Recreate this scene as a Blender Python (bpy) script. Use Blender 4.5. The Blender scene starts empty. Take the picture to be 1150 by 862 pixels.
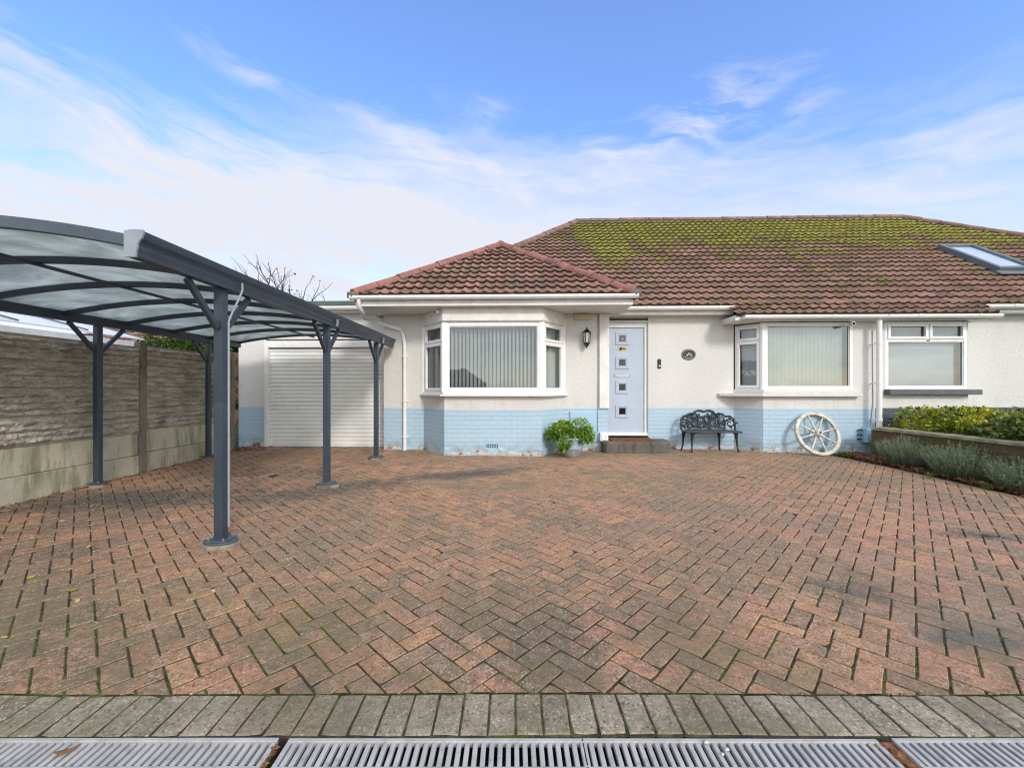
import bpy, bmesh, math, random
from math import sin, cos, pi, radians, sqrt, atan2
from mathutils import Vector, Matrix, noise

random.seed(7)
S = bpy.context.scene
COL = S.collection

# ------------------------------------------------------------------ camera numbers
F, CX, HY, H = 465.0, 575.0, 437.0, 1.23       # focal length in photo pixels, principal column, horizon row, eye height
def gz(y):                                     # the drive climbs gently from the drain to the house
    return 0.014 * (min(max(y, 1.2), 12.0) - 1.45)
def at(px, py, Y):                             # photo measurement -> place at depth Y
    return Vector(((px - CX) / F * Y, Y, H - (py - HY) / F * Y))
def on_ground(px, py):
    Y = F * (H + 0.0203) / ((py - HY) + F * 0.014)
    return Vector(((px - CX) / F * Y, Y, gz(Y)))

# ------------------------------------------------------------------ house frame (slightly turned)
HO = Vector((0, 8.0, 0.092)); HT = -0.03
XA = Vector((cos(HT), sin(HT), 0)); YA = Vector((-sin(HT), cos(HT), 0))
def loc(px, py, yl):                           # measurement -> house local x, z on the plane y = yl
    d = Vector(((px - CX) / F, 1, -(py - HY) / F)); C = Vector((0, 0, H))
    t = (yl + YA.dot(HO - C)) / YA.dot(d)
    p = C + d * t - HO
    return p.dot(XA), p.z
def lx(px, yl): return loc(px, HY, yl)[0]
def lz(py, yl, px=700): return loc(px, py, yl)[1]

# ------------------------------------------------------------------ node helpers
def new_mat(name):
    m = bpy.data.materials.new(name); m.use_nodes = True
    nt = m.node_tree; nt.nodes.clear()
    out = nt.nodes.new('ShaderNodeOutputMaterial')
    return m, nt, out
class N:
    def __init__(s, nt): s.nt = nt
    def new(s, t, **k):
        n = s.nt.nodes.new(t)
        for a, v in k.items(): setattr(n, a, v)
        return n
    def put(s, sock, v):
        if hasattr(v, 'is_linked') or isinstance(v, bpy.types.NodeSocket): s.nt.links.new(v, sock)
        elif isinstance(v, (tuple, list)) and len(v) == 3 and sock.type == 'RGBA': sock.default_value = (*v, 1)
        else: sock.default_value = v
    def math(s, op, a, b=0.0, c=0.0, clamp=False):
        n = s.new('ShaderNodeMath', operation=op, use_clamp=clamp)
        s.put(n.inputs[0], a); s.put(n.inputs[1], b); s.put(n.inputs[2], c)
        return n.outputs[0]
    def mix(s, f, a, b, mode='MIX'):
        n = s.new('ShaderNodeMix', data_type='RGBA', blend_type=mode)
        s.put(n.inputs[0], f); s.put(n.inputs[6], a); s.put(n.inputs[7], b)
        return n.outputs[2]
    def noise(s, vec, scale, detail=4, rough=.55, dist=0, dim='3D'):
        n = s.new('ShaderNodeTexNoise', noise_dimensions=dim)
        if vec is not None: s.nt.links.new(vec, n.inputs['Vector'])
        n.inputs['Scale'].default_value = scale; n.inputs['Detail'].default_value = detail
        n.inputs['Roughness'].default_value = rough; n.inputs['Distortion'].default_value = dist
        return n.outputs[0]
    def ramp(s, f, lo, hi):
        n = s.new('ShaderNodeMapRange', interpolation_type='SMOOTHSTEP')
        s.put(n.inputs[0], f); s.put(n.inputs[1], lo); s.put(n.inputs[2], hi)
        return n.outputs[0]
    def obj(s):
        return s.new('ShaderNodeTexCoord').outputs['Object']
    def sep(s, v):
        n = s.new('ShaderNodeSeparateXYZ'); s.nt.links.new(v, n.inputs[0]); return n.outputs
    def comb(s, x, y, z):
        n = s.new('ShaderNodeCombineXYZ')
        for i, v in enumerate((x, y, z)): s.put(n.inputs[i], v)
        return n.outputs[0]
    def vmap(s, v, scale):
        n = s.new('ShaderNodeVectorMath', operation='MULTIPLY'); s.nt.links.new(v, n.inputs[0])
        n.inputs[1].default_value = scale; return n.outputs[0]
    def attr(s, name):
        n = s.new('ShaderNodeAttribute'); n.attribute_name = name; return n
    def bump(s, h, strength, dist, normal=None):
        n = s.new('ShaderNodeBump'); s.put(n.inputs['Height'], h)
        n.inputs['Strength'].default_value = strength; n.inputs['Distance'].default_value = dist
        if normal is not None: s.nt.links.new(normal, n.inputs['Normal'])
        return n.outputs[0]
    def bsdf(s, color, rough=.6, metal=0.0, normal=None, spec=.5):
        n = s.new('ShaderNodeBsdfPrincipled')
        s.put(n.inputs['Base Color'], color); s.put(n.inputs['Roughness'], rough); s.put(n.inputs['Metallic'], metal)
        s.put(n.inputs['Specular IOR Level'], spec)
        if normal is not None: s.nt.links.new(normal, n.inputs['Normal'])
        return n.outputs[0]

MAT = {}
def simple(name, col, rough=.6, metal=0., var=.12, scale=6., bump=0., bscale=60., dirt=None, dirt_amt=.5, spec=.5):
    m, nt, out = new_mat(name); n = N(nt); o = n.obj()
    v = n.noise(o, scale, 5)
    dark = tuple(c * (1 - var * 1.6) for c in col); lite = tuple(min(1, c * (1 + var)) for c in col)
    c = n.mix(n.ramp(v, .3, .7), dark, lite)
    if dirt:
        d = n.noise(o, scale * 1.7, 8, .7)
        c = n.mix(n.math('MULTIPLY', n.ramp(d, .5, .72), dirt_amt), c, dirt)
    r = n.math('ADD', n.math('MULTIPLY', v, .25), rough - .12)
    nb = n.bump(n.noise(o, bscale, 4), 1, bump) if bump else None
    nt.links.new(n.bsdf(c, r, metal, nb, spec), out.inputs[0]); MAT[name] = m
    return m

# --- wall paint: rough spar render
def mat_render():
    m, nt, out = new_mat('white_render'); n = N(nt); o = n.obj()
    big = n.noise(n.vmap(o, (1, 1, .5)), .9, 4); mid = n.noise(o, 7, 6, .65); fine = n.noise(o, 42, 5, .7)
    c = n.mix(n.ramp(big, .35, .7), (.70, .685, .65), (.645, .63, .595))
    c = n.mix(n.math('MULTIPLY', n.ramp(mid, .55, .8), .35), c, (.66, .63, .57))
    z = n.sep(o)[2]
    streak = n.noise(n.vmap(o, (9, 9, .7)), 1, 6, .7)
    c = n.mix(n.math('MULTIPLY', n.ramp(streak, .56, .78), .30), c, (.55, .52, .45))
    spot = n.noise(o, 13, 3, .5)
    c = n.mix(n.math('MULTIPLY', n.ramp(spot, .70, .76), .45), c, (.40, .38, .33))
    c = n.mix(n.math('MULTIPLY', n.ramp(fine, .50, .66), .20), c, (.56, .53, .48))
    c = n.mix(n.math('MULTIPLY', n.ramp(z, 1.25, .75), n.math('MULTIPLY', n.ramp(n.noise(n.vmap(o, (5, 5, 1.5)), 1, 5, .7), .45, .7), .35)), c, (.50, .47, .40))
    h = n.math('ADD', n.math('MULTIPLY', fine, .6), n.math('MULTIPLY', n.noise(o, 17, 4, .6), .6))
    nt.links.new(n.bsdf(c, .85, 0, n.bump(h, 1, .015), .3), out.inputs[0]); MAT['white_render'] = m
mat_render()

# --- painted brick plinth
def mat_plinth(name, paint, paint2, band=None):
    m, nt, out = new_mat(name); n = N(nt); o = n.obj(); x, y, z = n.sep(o)
    # wobble so that the courses are not ruled lines
    wob = n.math('MULTIPLY', n.math('SUBTRACT', n.noise(o, 5, 3), .5), .012)
    b = n.new('ShaderNodeTexBrick'); b.offset = .5
    uv = n.comb(n.math('ADD', x, n.math('MULTIPLY', y, .8)), n.math('ADD', z, wob), 0)
    nt.links.new(uv, b.inputs['Vector']); b.inputs['Scale'].default_value = 1
    b.inputs['Brick Width'].default_value = .225; b.inputs['Row Height'].default_value = .075
    b.inputs['Mortar Size'].default_value = .0045; b.inputs['Mortar Smooth'].default_value = .6
    b.inputs['Color1'].default_value = (0, 0, 0, 1); b.inputs['Color2'].default_value = (1, 1, 1, 1)
    mort = b.outputs['Fac']
    keep = n.ramp(n.noise(n.vmap(o, (3, 3, 8)), 1.2, 3), .34, .55)     # paint fills most vertical joints
    brk = n.mix(n.math('MULTIPLY', b.outputs['Color'], .22), paint, paint2)
    c = n.mix(n.math('MULTIPLY', n.ramp(n.noise(o, 2.3, 5), .4, .7), .4), brk, paint2)
    c = n.mix(n.math('MULTIPLY', mort, n.math('MULTIPLY', keep, .20)), c, tuple(p * .55 for p in paint))
    # peeling near the ground: white undercoat, then red brick
    low = n.ramp(z, .24, .0)
    pe = n.math('ADD', n.noise(n.vmap(o, (1, 1, 1.8)), 6, 8, .72), n.math('MULTIPLY', low, .19))
    c = n.mix(n.ramp(pe, .66, .69), c, (.72, .72, .70))
    c = n.mix(n.ramp(pe, .745, .765), c, (.26, .085, .06))
    dirt = n.math('MULTIPLY', n.ramp(z, .30, -.02), n.ramp(n.noise(o, 6, 6), .35, .65))
    c = n.mix(n.math('MULTIPLY', dirt, .6), c, (.14, .12, .09))
    h = n.math('SUBTRACT', n.math('MULTIPLY', n.noise(o, 26, 5, .6), .5), n.math('MULTIPLY', mort, .9))
    nt.links.new(n.bsdf(c, .6, 0, n.bump(h, .65, .009), .4), out.inputs[0]); MAT[name] = m
mat_plinth('blue_brick', (.42, .56, .66), (.375, .525, .635))
mat_plinth('slate_brick', (.09, .10, .13), (.075, .085, .115))

# --- clay roof tiles with moss
def mat_tiles(name, base, moss):
    m, nt, out = new_mat(name); n = N(nt); o = n.obj(); a = n.attr('tint'); x, y, z = n.sep(o)
    t = n.sep(a.outputs['Color'])
    c = n.mix(t[0], tuple(k * .72 for k in base), tuple(k * 1.35 for k in base))
    c = n.mix(n.math('MULTIPLY', n.ramp(t[1], .6, 1), .55), c, (.15, .105, .085))
    c = n.mix(n.math('MULTIPLY', n.ramp(t[2], .72, 1), .6), c, (.46, .24, .18))
    gr = n.noise(o, 30, 6, .7)
    c = n.mix(n.math('MULTIPLY', n.ramp(gr, .45, .75), .55), c, (.09, .07, .055))
    soot = n.noise(n.vmap(o, (1.2, 1, 1)), 1.1, 5, .6)
    c = n.mix(n.math('MULTIPLY', n.ramp(soot, .45, .75), .5), c, (.10, .075, .06))
    # pan tones, lower edge tones and moss of each tile (attribute: distance up the tile)
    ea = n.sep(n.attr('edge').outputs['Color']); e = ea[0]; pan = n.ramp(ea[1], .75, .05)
    c = n.mix(n.math('MULTIPLY', pan, n.math('ADD', .25, n.math('MULTIPLY', n.ramp(n.noise(o, 4.5, 5), .3, .7), .55))), c, (.17, .135, .085))  # roll pans: brown dirt plus soft shading painted into the colour
    c = n.mix(n.math('MULTIPLY', n.ramp(e, .30, .0), .92), c, (.035, .022, .016))  # shadow line between courses painted near-black on each lower lip
    mo = n.noise(o, 1.3, 6, .6); mf = n.noise(o, 17, 5, .65)
    if moss > .5:
        g = n.math('MULTIPLY', n.math('POWER', n.ramp(z, 3.0, 6.0), 1.7), n.math('ADD', .35, n.math('MULTIPLY', n.ramp(x, 1.3, 2.4), .65)))
        lx0 = n.math('ADD', 2.35, n.math('MULTIPLY', n.math('SUBTRACT', n.noise(o, 1.1, 3), .5), .9))
        left = n.math('MULTIPLY', n.ramp(n.math('ABSOLUTE', n.math('SUBTRACT', x, lx0)), .85, .05), n.ramp(z, 3.0, 4.8))
        right = n.math('MULTIPLY', n.ramp(x, 8.5, 11.5), n.ramp(z, 4.6, 5.6))
        amt = n.math('ADD', n.math('ADD', n.math('MULTIPLY', g, .25), n.math('MULTIPLY', left, .135)), n.math('ADD', n.math('MULTIPLY', right, .06), n.math('MULTIPLY', n.ramp(e, .9, .3), .03)))
    else:
        amt = 0.0
    th = n.math('ADD', n.math('ADD', n.math('ADD', n.math('MULTIPLY', mo, .40), n.math('MULTIPLY', n.math('SUBTRACT', t[1], .5), .07)), n.math('MULTIPLY', n.noise(o, 9, 6, .72), .60)), amt)
    streak = n.noise(n.comb(n.math('MULTIPLY', x, 1.6), n.math('MULTIPLY', z, .22), 3.3), 1.6, 5, .6)
    th = n.math('ADD', th, n.math('MULTIPLY', n.math('SUBTRACT', streak, .5), .26 if moss > .5 else .05))
    m1 = n.ramp(th, .555, .68)
    m1 = n.math('MULTIPLY', m1, n.math('ADD', n.math('MULTIPLY', n.ramp(e, .02, .4), .85), .15))
    mcol = n.mix(n.ramp(mf, .4, .65), (.14, .155, .02), (.43, .42, .022))
    c = n.mix(n.math('MULTIPLY', m1, .84), c, mcol)
    h = n.math('ADD', n.math('MULTIPLY', gr, .5), n.math('MULTIPLY', m1, 1.2))
    nt.links.new(n.bsdf(c, .8, 0, n.bump(h, .9, .016), .35), out.inputs[0]); MAT[name] = m
mat_tiles('roof_tiles', (.31, .155, .108), 1.0)
mat_tiles('bay_tiles', (.31, .145, .105), 0.0)

# --- block paving
def mat_paver(name, cols, speck):
    m, nt, out = new_mat(name); n = N(nt); o = n.obj()
    t = n.sep(n.attr('tint').outputs['Color']); st = n.sep(n.attr('stain').outputs['Color'])
    c = n.mix(n.ramp(t[0], 0, 1), cols[0], cols[1])
    c = n.mix(n.math('MULTIPLY', n.ramp(t[1], .55, 1), .7), c, cols[2])
    c = n.mix(n.math('MULTIPLY', n.ramp(t[2], .8, 1), .6), c, cols[3])
    big = n.noise(o, .75, 6, .6)
    c = n.mix(n.math('MULTIPLY', n.ramp(big, .44, .62), .62), c, (.19, .14, .08))
    blot = n.noise(o, 5, 6, .68)
    c = n.mix(n.math('MULTIPLY', n.ramp(blot, .46, .70), .72), c, (.135, .108, .07))
    pale = n.noise(n.vmap(o, (1.07, .93, 1)), 11, 6, .7)
    c = n.mix(n.math('MULTIPLY', n.ramp(pale, .52, .74), .5), c, (.52, .40, .29))
    # stain masks: r = damp dark dirt plus painted carport shade, g = moss/algae film, b = wet
    sn = n.noise(o, 9, 6, .7)
    c = n.mix(n.math('MULTIPLY', st[1], n.math('MULTIPLY', n.ramp(sn, .25, .70), .9)), c, (.165, .145, .05))
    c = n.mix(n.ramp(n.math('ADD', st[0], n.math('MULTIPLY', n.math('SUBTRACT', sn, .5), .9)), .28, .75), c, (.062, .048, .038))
    # pale aggregate and lichen specks
    vo = n.new('ShaderNodeTexVoronoi'); nt.links.new(o, vo.inputs['Vector']); vo.inputs['Scale'].default_value = 72
    sp = n.math('MULTIPLY', n.ramp(vo.outputs['Distance'], .42, .26), n.ramp(n.noise(o, 34, 3, .7), .46, .56))
    
    li = n.ramp(n.noise(o, 22, 6, .75), .66, .72)
    c = n.mix(n.math('MULTIPLY', n.math('MULTIPLY', li, n.ramp(n.noise(o, .9, 3), .48, .62)), .6), c, (.42, .40, .34))
    gr = n.noise(o, 190, 4, .7)
    g1 = n.noise(o, 38, 5, .75); g2 = n.noise(o, 95, 3, .7)
    c = n.mix(n.math('MULTIPLY', n.ramp(g1, .47, .68), .62), c, (.085, .066, .045))
    c = n.mix(n.math('MULTIPLY', n.ramp(g1, .46, .33), .38), c, (.56, .42, .31))
    c = n.mix(n.math('MULTIPLY', n.ramp(g2, .52, .66), .55), c, (.06, .048, .035))
    c = n.mix(n.math('MULTIPLY', n.ramp(gr, .50, .68), .5), c, (.60, .50, .40))
    vd = n.new('ShaderNodeTexVoronoi'); nt.links.new(n.vmap(o, (1.1, .9, 1)), vd.inputs['Vector']); vd.inputs['Scale'].default_value = 58
    c = n.mix(n.math('MULTIPLY', n.math('MULTIPLY', n.ramp(vd.outputs['Distance'], .40, .22), n.ramp(n.noise(o, 27, 3, .7), .47, .57)), .75), c, (.055, .042, .03))
    c = n.mix(n.math('MULTIPLY', sp, speck * .6), c, (.64, .56, .43))
    front = n.ramp(n.sep(o)[1], 3.2, 1.9); gm = n.noise(o, 1.6, 5, .65)
    c = n.mix(n.math('MULTIPLY', n.math('MULTIPLY', front, n.ramp(gm, .40, .60)), .60), c, (.15, .125, .065))
    r = n.math('SUBTRACT', .78, n.math('MULTIPLY', st[2], .66))
    h = n.math('MULTIPLY', n.math('ADD', n.math('MULTIPLY', gr, .6), n.math('MULTIPLY', n.noise(o, 45, 4), .7)), n.math('SUBTRACT', 1.0, n.math('MULTIPLY', st[2], .9)))
    nt.links.new(n.bsdf(c, r, 0, n.bump(h, .8, .006), .4), out.inputs[0]); MAT[name] = m
mat_paver('red_paver', ((.52, .225, .115), (.41, .215, .125), (.20, .13, .078), (.57, .31, .13)), .85)
mat_paver('grey_paver', ((.38, .325, .235), (.31, .265, .19), (.22, .195, .145), (.42, .355, .25)), 1)

def mat_joint():
    m, nt, out = new_mat('joint_sand'); n = N(nt); o = n.obj()
    a = n.noise(o, 1.1, 5, .6); b = n.noise(o, 14, 5, .7)
    c = n.mix(n.ramp(b, .35, .7), (.045, .033, .022), (.095, .07, .042))
    g = n.mix(n.ramp(b, .4, .65), (.05, .065, .016), (.11, .145, .033))
    x, y, z = n.sep(o)
    near = n.math('MULTIPLY', n.ramp(y, 3.6, 1.7), .08)
    c = n.mix(n.ramp(n.math('ADD', n.math('ADD', n.math('MULTIPLY', a, .65), n.math('MULTIPLY', b, .35)), near), .52, .64), c, g)
    nt.links.new(n.bsdf(c, .95, 0, n.bump(n.noise(o, 90, 5, .7), 1, .01), .2), out.inputs[0]); MAT['joint_sand'] = m
mat_joint()

def mat_concrete(name, a, b, stain, sc=3.):
    m, nt, out = new_mat(name); n = N(nt); o = n.obj()
    v = n.noise(o, sc, 6, .6); w = n.noise(n.vmap(o, (2.5, 2.5, .5)), sc * .9, 6, .65); f = n.noise(o, 55, 5, .7)
    c = n.mix(n.ramp(v, .3, .7), a, b)
    c = n.mix(n.math('MULTIPLY', n.ramp(w, .46, .68), .85), c, stain)
    c = n.mix(n.math('MULTIPLY', n.ramp(n.noise(o, 11, 6, .7), .58, .75), .6), c, (.06, .055, .04))
    t = n.sep(n.attr('tint').outputs['Color'])
    c = n.mix(n.math('MULTIPLY', t[0], .7), c, (.07, .062, .048))
    c = n.mix(n.math('MULTIPLY', n.ramp(f, .5, .75), .3), c, (.09, .08, .065))
    nt.links.new(n.bsdf(c, .9, 0, n.bump(f, .8, .006), .25), out.inputs[0]); MAT[name] = m
mat_concrete('rock_panel', (.40, .355, .30), (.33, .295, .25), (.20, .175, .135))
def mat_rock():
    m, nt, out = new_mat('rock_panel'); n = N(nt); o = n.obj(); t = n.sep(n.attr('tint').outputs['Color'])
    a = n.noise(n.vmap(o, (1, 1, 3.2)), 5, 7, .72); b = n.noise(n.vmap(o, (1, .8, 2.4)), 16, 6, .75); f = n.noise(o, 70, 4, .7)
    c = n.mix(n.ramp(a, .36, .64), (.41, .36, .295), (.70, .625, .52))
    c = n.mix(n.math('MULTIPLY', n.ramp(b, .52, .70), .55), c, (.15, .13, .10))
    c = n.mix(n.math('MULTIPLY', n.ramp(b, .44, .32), .4), c, (.55, .50, .43))
    c = n.mix(n.math('MULTIPLY', n.ramp(n.noise(o, 1.4, 5, .6), .48, .66), .5), c, (.15, .14, .09))
    c = n.mix(n.math('MULTIPLY', t[0], .4), c, (.10, .088, .068))
    c = n.mix(n.math('MULTIPLY', n.ramp(f, .5, .7), .4), c, (.10, .085, .065))
    nt.links.new(n.bsdf(c, .9, 0, n.bump(n.math('ADD', f, n.math('MULTIPLY', b, 1.5)), .9, .012), .25), out.inputs[0]); MAT['rock_panel'] = m
mat_rock()
mat_concrete('gravel_board', (.60, .54, .40), (.50, .455, .335), (.24, .23, .13))
mat_concrete('old_concrete', (.30, .265, .21), (.24, .215, .17), (.10, .098, .06))
mat_concrete('step_concrete', (.155, .135, .115), (.115, .10, .088), (.07, .062, .05), 4)

simple('white_plastic', (.83, .825, .80), .35, var=.03, dirt=(.55, .53, .46), dirt_amt=.25)
simple('white_paint', (.78, .765, .72), .5, var=.05, dirt=(.5, .47, .4), dirt_amt=.4)
simple('soffit_paint', (.70, .685, .64), .55, var=.06, dirt=(.5, .47, .4), dirt_amt=.3)
simple('sash_seal', (.06, .06, .065), .6)
simple('anthracite', (.038, .052, .072), .38, .0, var=.10, scale=3, dirt=(.09, .10, .105), dirt_amt=.35)
simple('anthracite_plate', (.075, .095, .115), .45, var=.12)
simple('roof_frame', (.15, .175, .18), .5, var=.08)
simple('cap_grey', (.30, .33, .36), .45, var=.06)
simple('door_blue', (.44, .50, .585), .38, var=.03, dirt=(.40, .46, .58), dirt_amt=.3)
simple('door_trim', (.42, .46, .53), .4, var=.04)
simple('brass', (.55, .42, .05), .35, var=.2, scale=60)
simple('chrome', (.55, .56, .58), .25, .9, var=.06)
simple('cast_iron', (.012, .020, .024), .42, var=.3, scale=14, dirt=(.04, .055, .055), dirt_amt=.5)
simple('bench_seat', (.05, .052, .058), .55, var=.3, scale=14, dirt=(.09, .085, .085), dirt_amt=.6)
simple('black_metal', (.014, .014, .015), .4, var=.2)
simple('lamp_glass', (.62, .60, .52), .25, var=.08)
simple('alarm_cream', (.58, .53, .32), .5, var=.08, dirt=(.42, .37, .2), dirt_amt=.5)
simple('plaque_black', (.022, .024, .024), .28, var=.2, scale=40)
simple('plaque_silver', (.52, .54, .50), .4, var=.15, scale=80)
simple('wheel_paint', (.62, .60, .51), .7, var=.16, scale=14, bump=.004, dirt=(.20, .18, .11), dirt_amt=1.0)
simple('pot_glaze', (.30, .40, .52), .35, var=.1, scale=8, dirt=(.42, .42, .38), dirt_amt=.4)
simple('pot_grey', (.33, .335, .32), .6, var=.15, scale=18, bump=.003, dirt=(.18, .18, .14), dirt_amt=.6)
simple('coir', (.19, .085, .035), .95, var=.3, scale=40, bump=.01, bscale=150)
simple('felt_roof', (.10, .125, .105), .9, var=.2, bump=.004, dirt=(.16, .18, .12))
simple('ridge_red', (.30, .125, .095), .75, var=.2, scale=4, bump=.004, dirt=(.14, .075, .06), dirt_amt=.8)
simple('ridge_brown', (.23, .13, .10), .8, var=.22, scale=4, bump=.004, dirt=(.12, .10, .05), dirt_amt=.8)
simple('mortar', (.16, .145, .125), .95, var=.25, bump=.006)
simple('galvanised', (.43, .42, .395), .6, 0.0, var=.10, scale=9, dirt=(.24, .23, .20), dirt_amt=.8)
simple('channel_dirt', (.028, .022, .017), .95, var=.5, scale=20, bump=.01)
simple('rust_debris', (.24, .10, .04), .95, var=.5, scale=30, bump=.01)
simple('shutter_white', (.84, .835, .80), .38, var=.03, scale=2, dirt=(.62, .62, .58), dirt_amt=.3)
simple('blind_fabric', (.84, .85, .83), .8, var=.03)
simple('blind_fabric_green', (.60, .64, .59), .8, var=.03)
simple('blind_roman', (.62, .64, .68), .8, var=.03)
simple('blind_olive', (.26, .235, .05), .8, var=.1)
simple('room_dark', (.09, .09, .088), .9)
simple('curtain_grey', (.24, .25, .25), .9)
simple('slate_sill', (.10, .108, .118), .6, var=.12, bump=.002)
simple('meter_blue', (.36, .55, .70), .45, var=.03)
simple('cable_grey', (.42, .43, .43), .6)
simple('bark', (.06, .048, .04), .9, var=.3, scale=12)
simple('twig', (.075, .062, .058), .9, var=.2)
simple('soil', (.12, .088, .058), .95, var=.4, scale=9, bump=.02, bscale=40, dirt=(.10, .11, .03), dirt_amt=.5)
simple('asphalt', (.055, .055, .056), .9, var=.2, scale=8, bump=.004, bscale=200)
simple('grass', (.07, .105, .03), .95, var=.3, scale=3, bump=.03, bscale=50)
simple('conservatory_roof', (.72, .74, .76), .4, var=.04, scale=2, dirt=(.55, .57, .58), dirt_amt=.3)
simple('conservatory_wall', (.70, .69, .66), .6, var=.06)
simple('bar_dark', (.10, .10, .10), .6)
simple('far_brick', (.33, .15, .085), .85, var=.2, scale=14, bump=.004)
simple('mount_white', (.78, .78, .77), .35, var=.03)
simple('lens_black', (.01, .01, .012), .1)

def mat_gardenwall():
    m, nt, out = new_mat('mossy_brick'); n = N(nt); o = n.obj(); x, y, z = n.sep(o)
    b = n.new('ShaderNodeTexBrick'); nt.links.new(n.comb(n.math('ADD', y, x), z, 0), b.inputs['Vector'])
    b.inputs['Scale'].default_value = 1; b.inputs['Brick Width'].default_value = .225; b.inputs['Row Height'].default_value = .075
    b.inputs['Mortar Size'].default_value = .008
    b.inputs['Color1'].default_value = (.20, .10, .06, 1); b.inputs['Color2'].default_value = (.13, .075, .05, 1); b.inputs['Mortar'].default_value = (.17, .155, .11, 1)
    c = n.mix(n.math('MULTIPLY', n.ramp(n.noise(o, 3, 6, .65), .32, .62), .85), b.outputs['Color'], (.13, .115, .035))
    c = n.mix(n.math('MULTIPLY', n.ramp(n.noise(o, 15, 6, .65), .5, .7), .5), c, (.05, .045, .02))
    nt.links.new(n.bsdf(c, .95, 0, n.bump(n.math('SUBTRACT', n.noise(o, 40, 4), b.outputs['Fac']), .8, .008), .2), out.inputs[0]); MAT['mossy_brick'] = m
mat_gardenwall()
simple('mossy_coping', (.36, .33, .21), .9, var=.2, scale=7, bump=.006, dirt=(.17, .17, .05), dirt_amt=.8)

def mat_leaf(name, cols, rough=.5, trans=.25):
    m, nt, out = new_mat(name); n = N(nt); o = n.obj(); t = n.sep(n.attr('tint').outputs['Color'])
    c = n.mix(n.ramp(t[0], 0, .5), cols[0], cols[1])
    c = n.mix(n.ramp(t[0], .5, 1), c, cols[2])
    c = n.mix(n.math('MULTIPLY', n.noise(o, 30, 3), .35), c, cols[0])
    p = n.bsdf(c, rough, 0, None, .4)
    tr = n.new('ShaderNodeBsdfTranslucent'); nt.links.new(c, tr.inputs[0])
    mx = n.new('ShaderNodeMixShader'); mx.inputs[0].default_value = trans
    nt.links.new(p, mx.inputs[1]); nt.links.new(tr.outputs[0], mx.inputs[2])
    nt.links.new(mx.outputs[0], out.inputs[0]); MAT[name] = m
mat_leaf('pot_leaf', ((.07, .17, .02), (.18, .35, .035), (.42, .52, .06)))
mat_leaf('gold_leaf', ((.035, .075, .015), (.20, .28, .03), (.72, .64, .04)))
mat_leaf('cream_leaf', ((.03, .065, .018), (.14, .22, .04), (.62, .58, .18)))
mat_leaf('lavender_leaf', ((.16, .215, .11), (.29, .355, .21), (.46, .51, .37)), .8)
mat_leaf('bush_leaf', ((.045, .09, .018), (.09, .17, .03), (.20, .27, .05)))
mat_leaf('weed_leaf', ((.05, .10, .02), (.10, .18, .03), (.18, .24, .05)))
mat_leaf('dead_leaf', ((.14, .065, .03), (.29, .13, .055), (.44, .27, .12)), .7)
mat_leaf('yellow_leaf', ((.36, .25, .05), (.50, .36, .08), (.62, .52, .22)), .6)
mat_leaf('moss_tuft', ((.05, .075, .012), (.09, .13, .02), (.15, .19, .03)), .9)

def mat_glass(name, refl, tint, rough=0.01):
    m, nt, out = new_mat(name); n = N(nt)
    tr = n.new('ShaderNodeBsdfTransparent'); tr.inputs[0].default_value = (*tint, 1)
    gl = n.new('ShaderNodeBsdfGlossy'); gl.inputs['Roughness'].default_value = rough; gl.inputs['Color'].default_value = (.93, .96, .97, 1)
    fr = n.new('ShaderNodeFresnel'); fr.inputs[0].default_value = 1.5
    o = n.obj()
    nt.links.new(n.bump(n.noise(o, 2.2, 2), .05, .02), gl.inputs['Normal'])
    f = n.math('ADD', n.math('MULTIPLY', fr.outputs[0], .9), refl, clamp=True)
    mx = n.new('ShaderNodeMixShader'); nt.links.new(f, mx.inputs[0])
    nt.links.new(tr.outputs[0], mx.inputs[1]); nt.links.new(gl.outputs[0], mx.inputs[2])
    nt.links.new(mx.outputs[0], out.inputs[0]); MAT[name] = m
mat_glass('window_glass', .10, (.86, .90, .89))
mat_glass('bay_glass', .10, (.80, .86, .86))
mat_glass('obscure_glass', .03, (.30, .34, .36), .12)
mat_glass('rooflight_glass', .02, (.80, .83, .86), .05)

def mat_poly():
    m, nt, out = new_mat('polycarbonate'); n = N(nt); o = n.obj()
    v = n.noise(n.vmap(o, (1, .8, 1)), 1.9, 6, .6, 1.2)
    w = n.noise(n.vmap(o, (1, 4, 1)), 6, 5, .7)
    t = n.math('ADD', n.math('MULTIPLY', v, .7), n.math('MULTIPLY', w, .3))
    c = n.mix(n.ramp(t, .36, .66), (.35, .38, .36), (.68, .71, .675))
    tl = n.new('ShaderNodeBsdfTranslucent'); nt.links.new(c, tl.inputs[0])
    tp = n.new('ShaderNodeBsdfTransparent'); tp.inputs[0].default_value = (.70, .74, .71, 1)
    df = n.bsdf((.30, .33, .33), .25, 0, None, .6)
    a = n.new('ShaderNodeMixShader'); a.inputs[0].default_value = .36
    nt.links.new(tl.outputs[0], a.inputs[1]); nt.links.new(tp.outputs[0], a.inputs[2])
    b = n.new('ShaderNodeMixShader'); b.inputs[0].default_value = .14
    nt.links.new(a.outputs[0], b.inputs[1]); nt.links.new(df, b.inputs[2])
    nt.links.new(b.outputs[0], out.inputs[0]); MAT['polycarbonate'] = m
mat_poly()

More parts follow.
